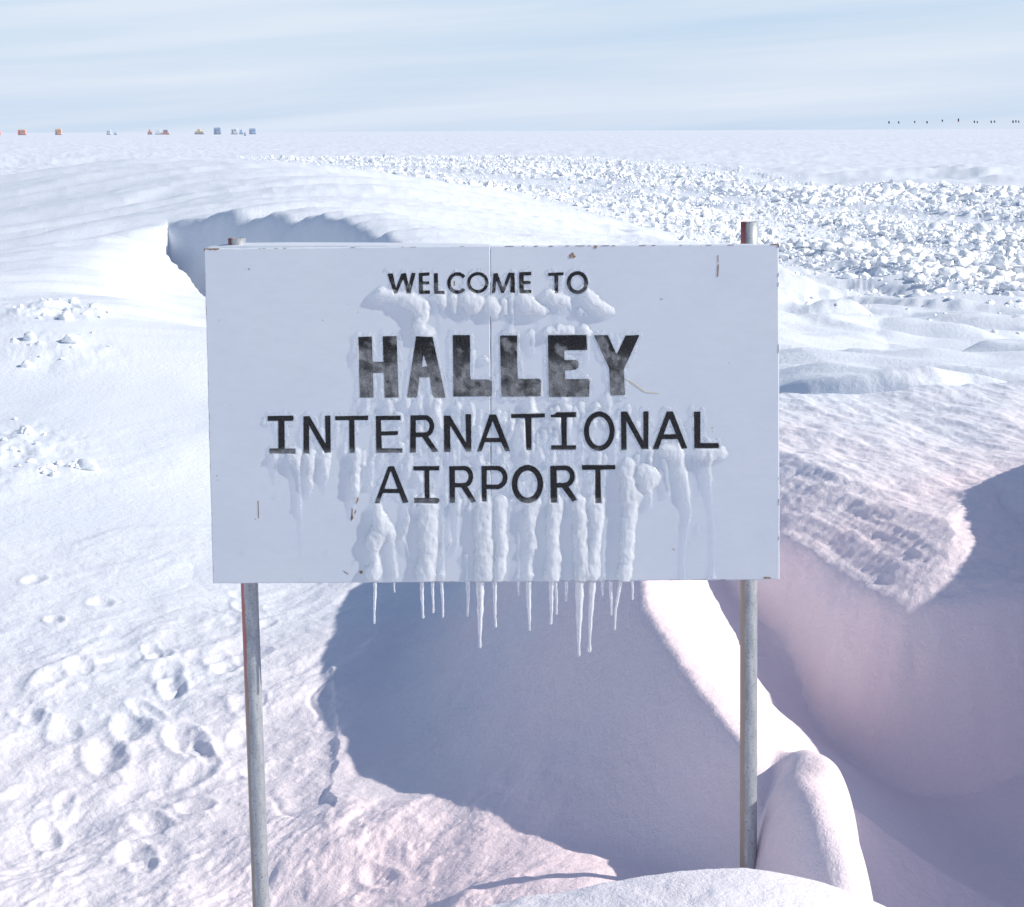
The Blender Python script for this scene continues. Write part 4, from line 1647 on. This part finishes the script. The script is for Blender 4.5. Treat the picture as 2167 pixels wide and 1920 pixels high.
camp("cargo_sledge", *cz(1003, 1046, 132, 149), FAR, REDP, "red-brown loaded sledge at the end of the sledge train", "sledge", DARK, 'sledge')
camp("tractor", *cz(1202, 1260, 127, 146), FAR, TAN, "tan tracked vehicle left of the dark blue block on the horizon", "vehicle", TAN, 'tractor')
camp("hut", *cz(1322, 1365, 117, 143), FAR, NAVY, "tall dark blue hut with a pale window on the horizon", "hut")
camp("hut", *cz(1428, 1466, 120, 142), FAR, GREY, "faint pale grey hut between the dark blue and blue ones", "hut", WHITE)
camp("cargo_sledge", *cz(1478, 1502, 131, 140), FAR, BLUE, "low pale blue sledge right of the faint grey hut", "sledge", None, 'sledge')
camp("hut", *cz(1540, 1582, 122, 138), FAR, BLUE, "flat blue hut, rightmost of the far camp", "hut", NAVY)
camp("oil_drum", *cz(1507, 1521, 147, 157), 900, NAVY, "tiny dark load in front of the far camp below the blue hut", "load", None, 'sledge')

# ------------------------------------------------------------------ marker flags on the right horizon
FLAGM = plain("black_flag_cloth", (.035, .04, .06), .9)
REDF = plain("red_flag_cloth", (.40, .07, .08), .9)
BAMBOO = plain("bamboo_cane", (.74, .73, .70))
Z5 = 2044 / 367
FL = [(452, 162), (567, 162), (755, 157), (900, 160), (1080, 142), (1270, 131), (1458, 154), (1493, 159), (1657, 155), (1695, 153), (1913, 153), (1947, 150), (1980, 153)]
FLAB = ["leftmost dark flag of the row on the right horizon", "dark flag, second from the left of the row on the horizon", "dark flag standing alone in the left middle of the row",
        "dark flag, fourth from the left of the row on the horizon", "dark flag on a taller cane left of the red-tipped one", "tallest flag of the row, dark with a red lower edge",
        "left flag of the close pair right of the tallest flag", "right, lower flag of the close pair right of the tallest flag", "left flag of the thin pair before the group of three",
        "right flag of the thin pair before the group of three", "left flag of the close group of three at the right edge", "middle, highest flag of the close group of three",
        "rightmost flag of the close group of three at the right edge"]
for k, ((a, b_), lb) in enumerate(zip(FL, FLAB)):
    yd = 300 + 14 * ((k * 7) % 5)
    u, v = 1800 + a / Z5, 230 + b_ / Z5
    p = at_y(u, v, yd, True)
    gz = float(H(np.array([p[0]]), np.array([yd]))[0])
    root = empty("marker_flag", (p[0], yd, gz))
    tag(root, lb, "flag", "marker flags along the right horizon")
    hh = p[2] - gz
    q = MB()
    q.tube([(-.09, 0, -.3), (-.085, 0, hh * .5), (-.09, 0, hh + .2)], [.006, .005, .004], 6)
    q.build("cane", BAMBOO, root)
    q = MB()
    n = 5
    vs, fs = [], []
    for i in range(n + 1):
        xx = -.08 + .19 * i / n
        yw = .03 * math.sin(i * 1.4 + k)
        dr = -.05 * (i / n) ** 2
        for yy in (-.006, .006):
            vs += [(xx, yw + yy, .17 + dr), (xx, yw + yy, -.16 + dr * 1.5)]
    for i in range(n):
        o0, o1 = 4 * i, 4 * i + 4
        fs += [(o0, o0 + 1, o1 + 1, o1), (o0 + 2, o1 + 2, o1 + 3, o0 + 3), (o0, o1, o1 + 2, o0 + 2), (o0 + 1, o0 + 3, o1 + 3, o1 + 1)]
    fs += [(0, 2, 3, 1), (4 * n, 4 * n + 1, 4 * n + 3, 4 * n + 2)]
    q.add([(x_, y_, z_ + hh) for x_, y_, z_ in vs], fs)
    c_ = q.build("flag_cloth", FLAGM, root)
    if k == 5:
        q = MB()
        q.box(-.075, .10, -.02, .02, hh - .30, hh - .19)
        q.build("flag_cloth", REDF, root)

scene.cycles.max_bounces = 10
scene.cycles.transparent_max_bounces = 12
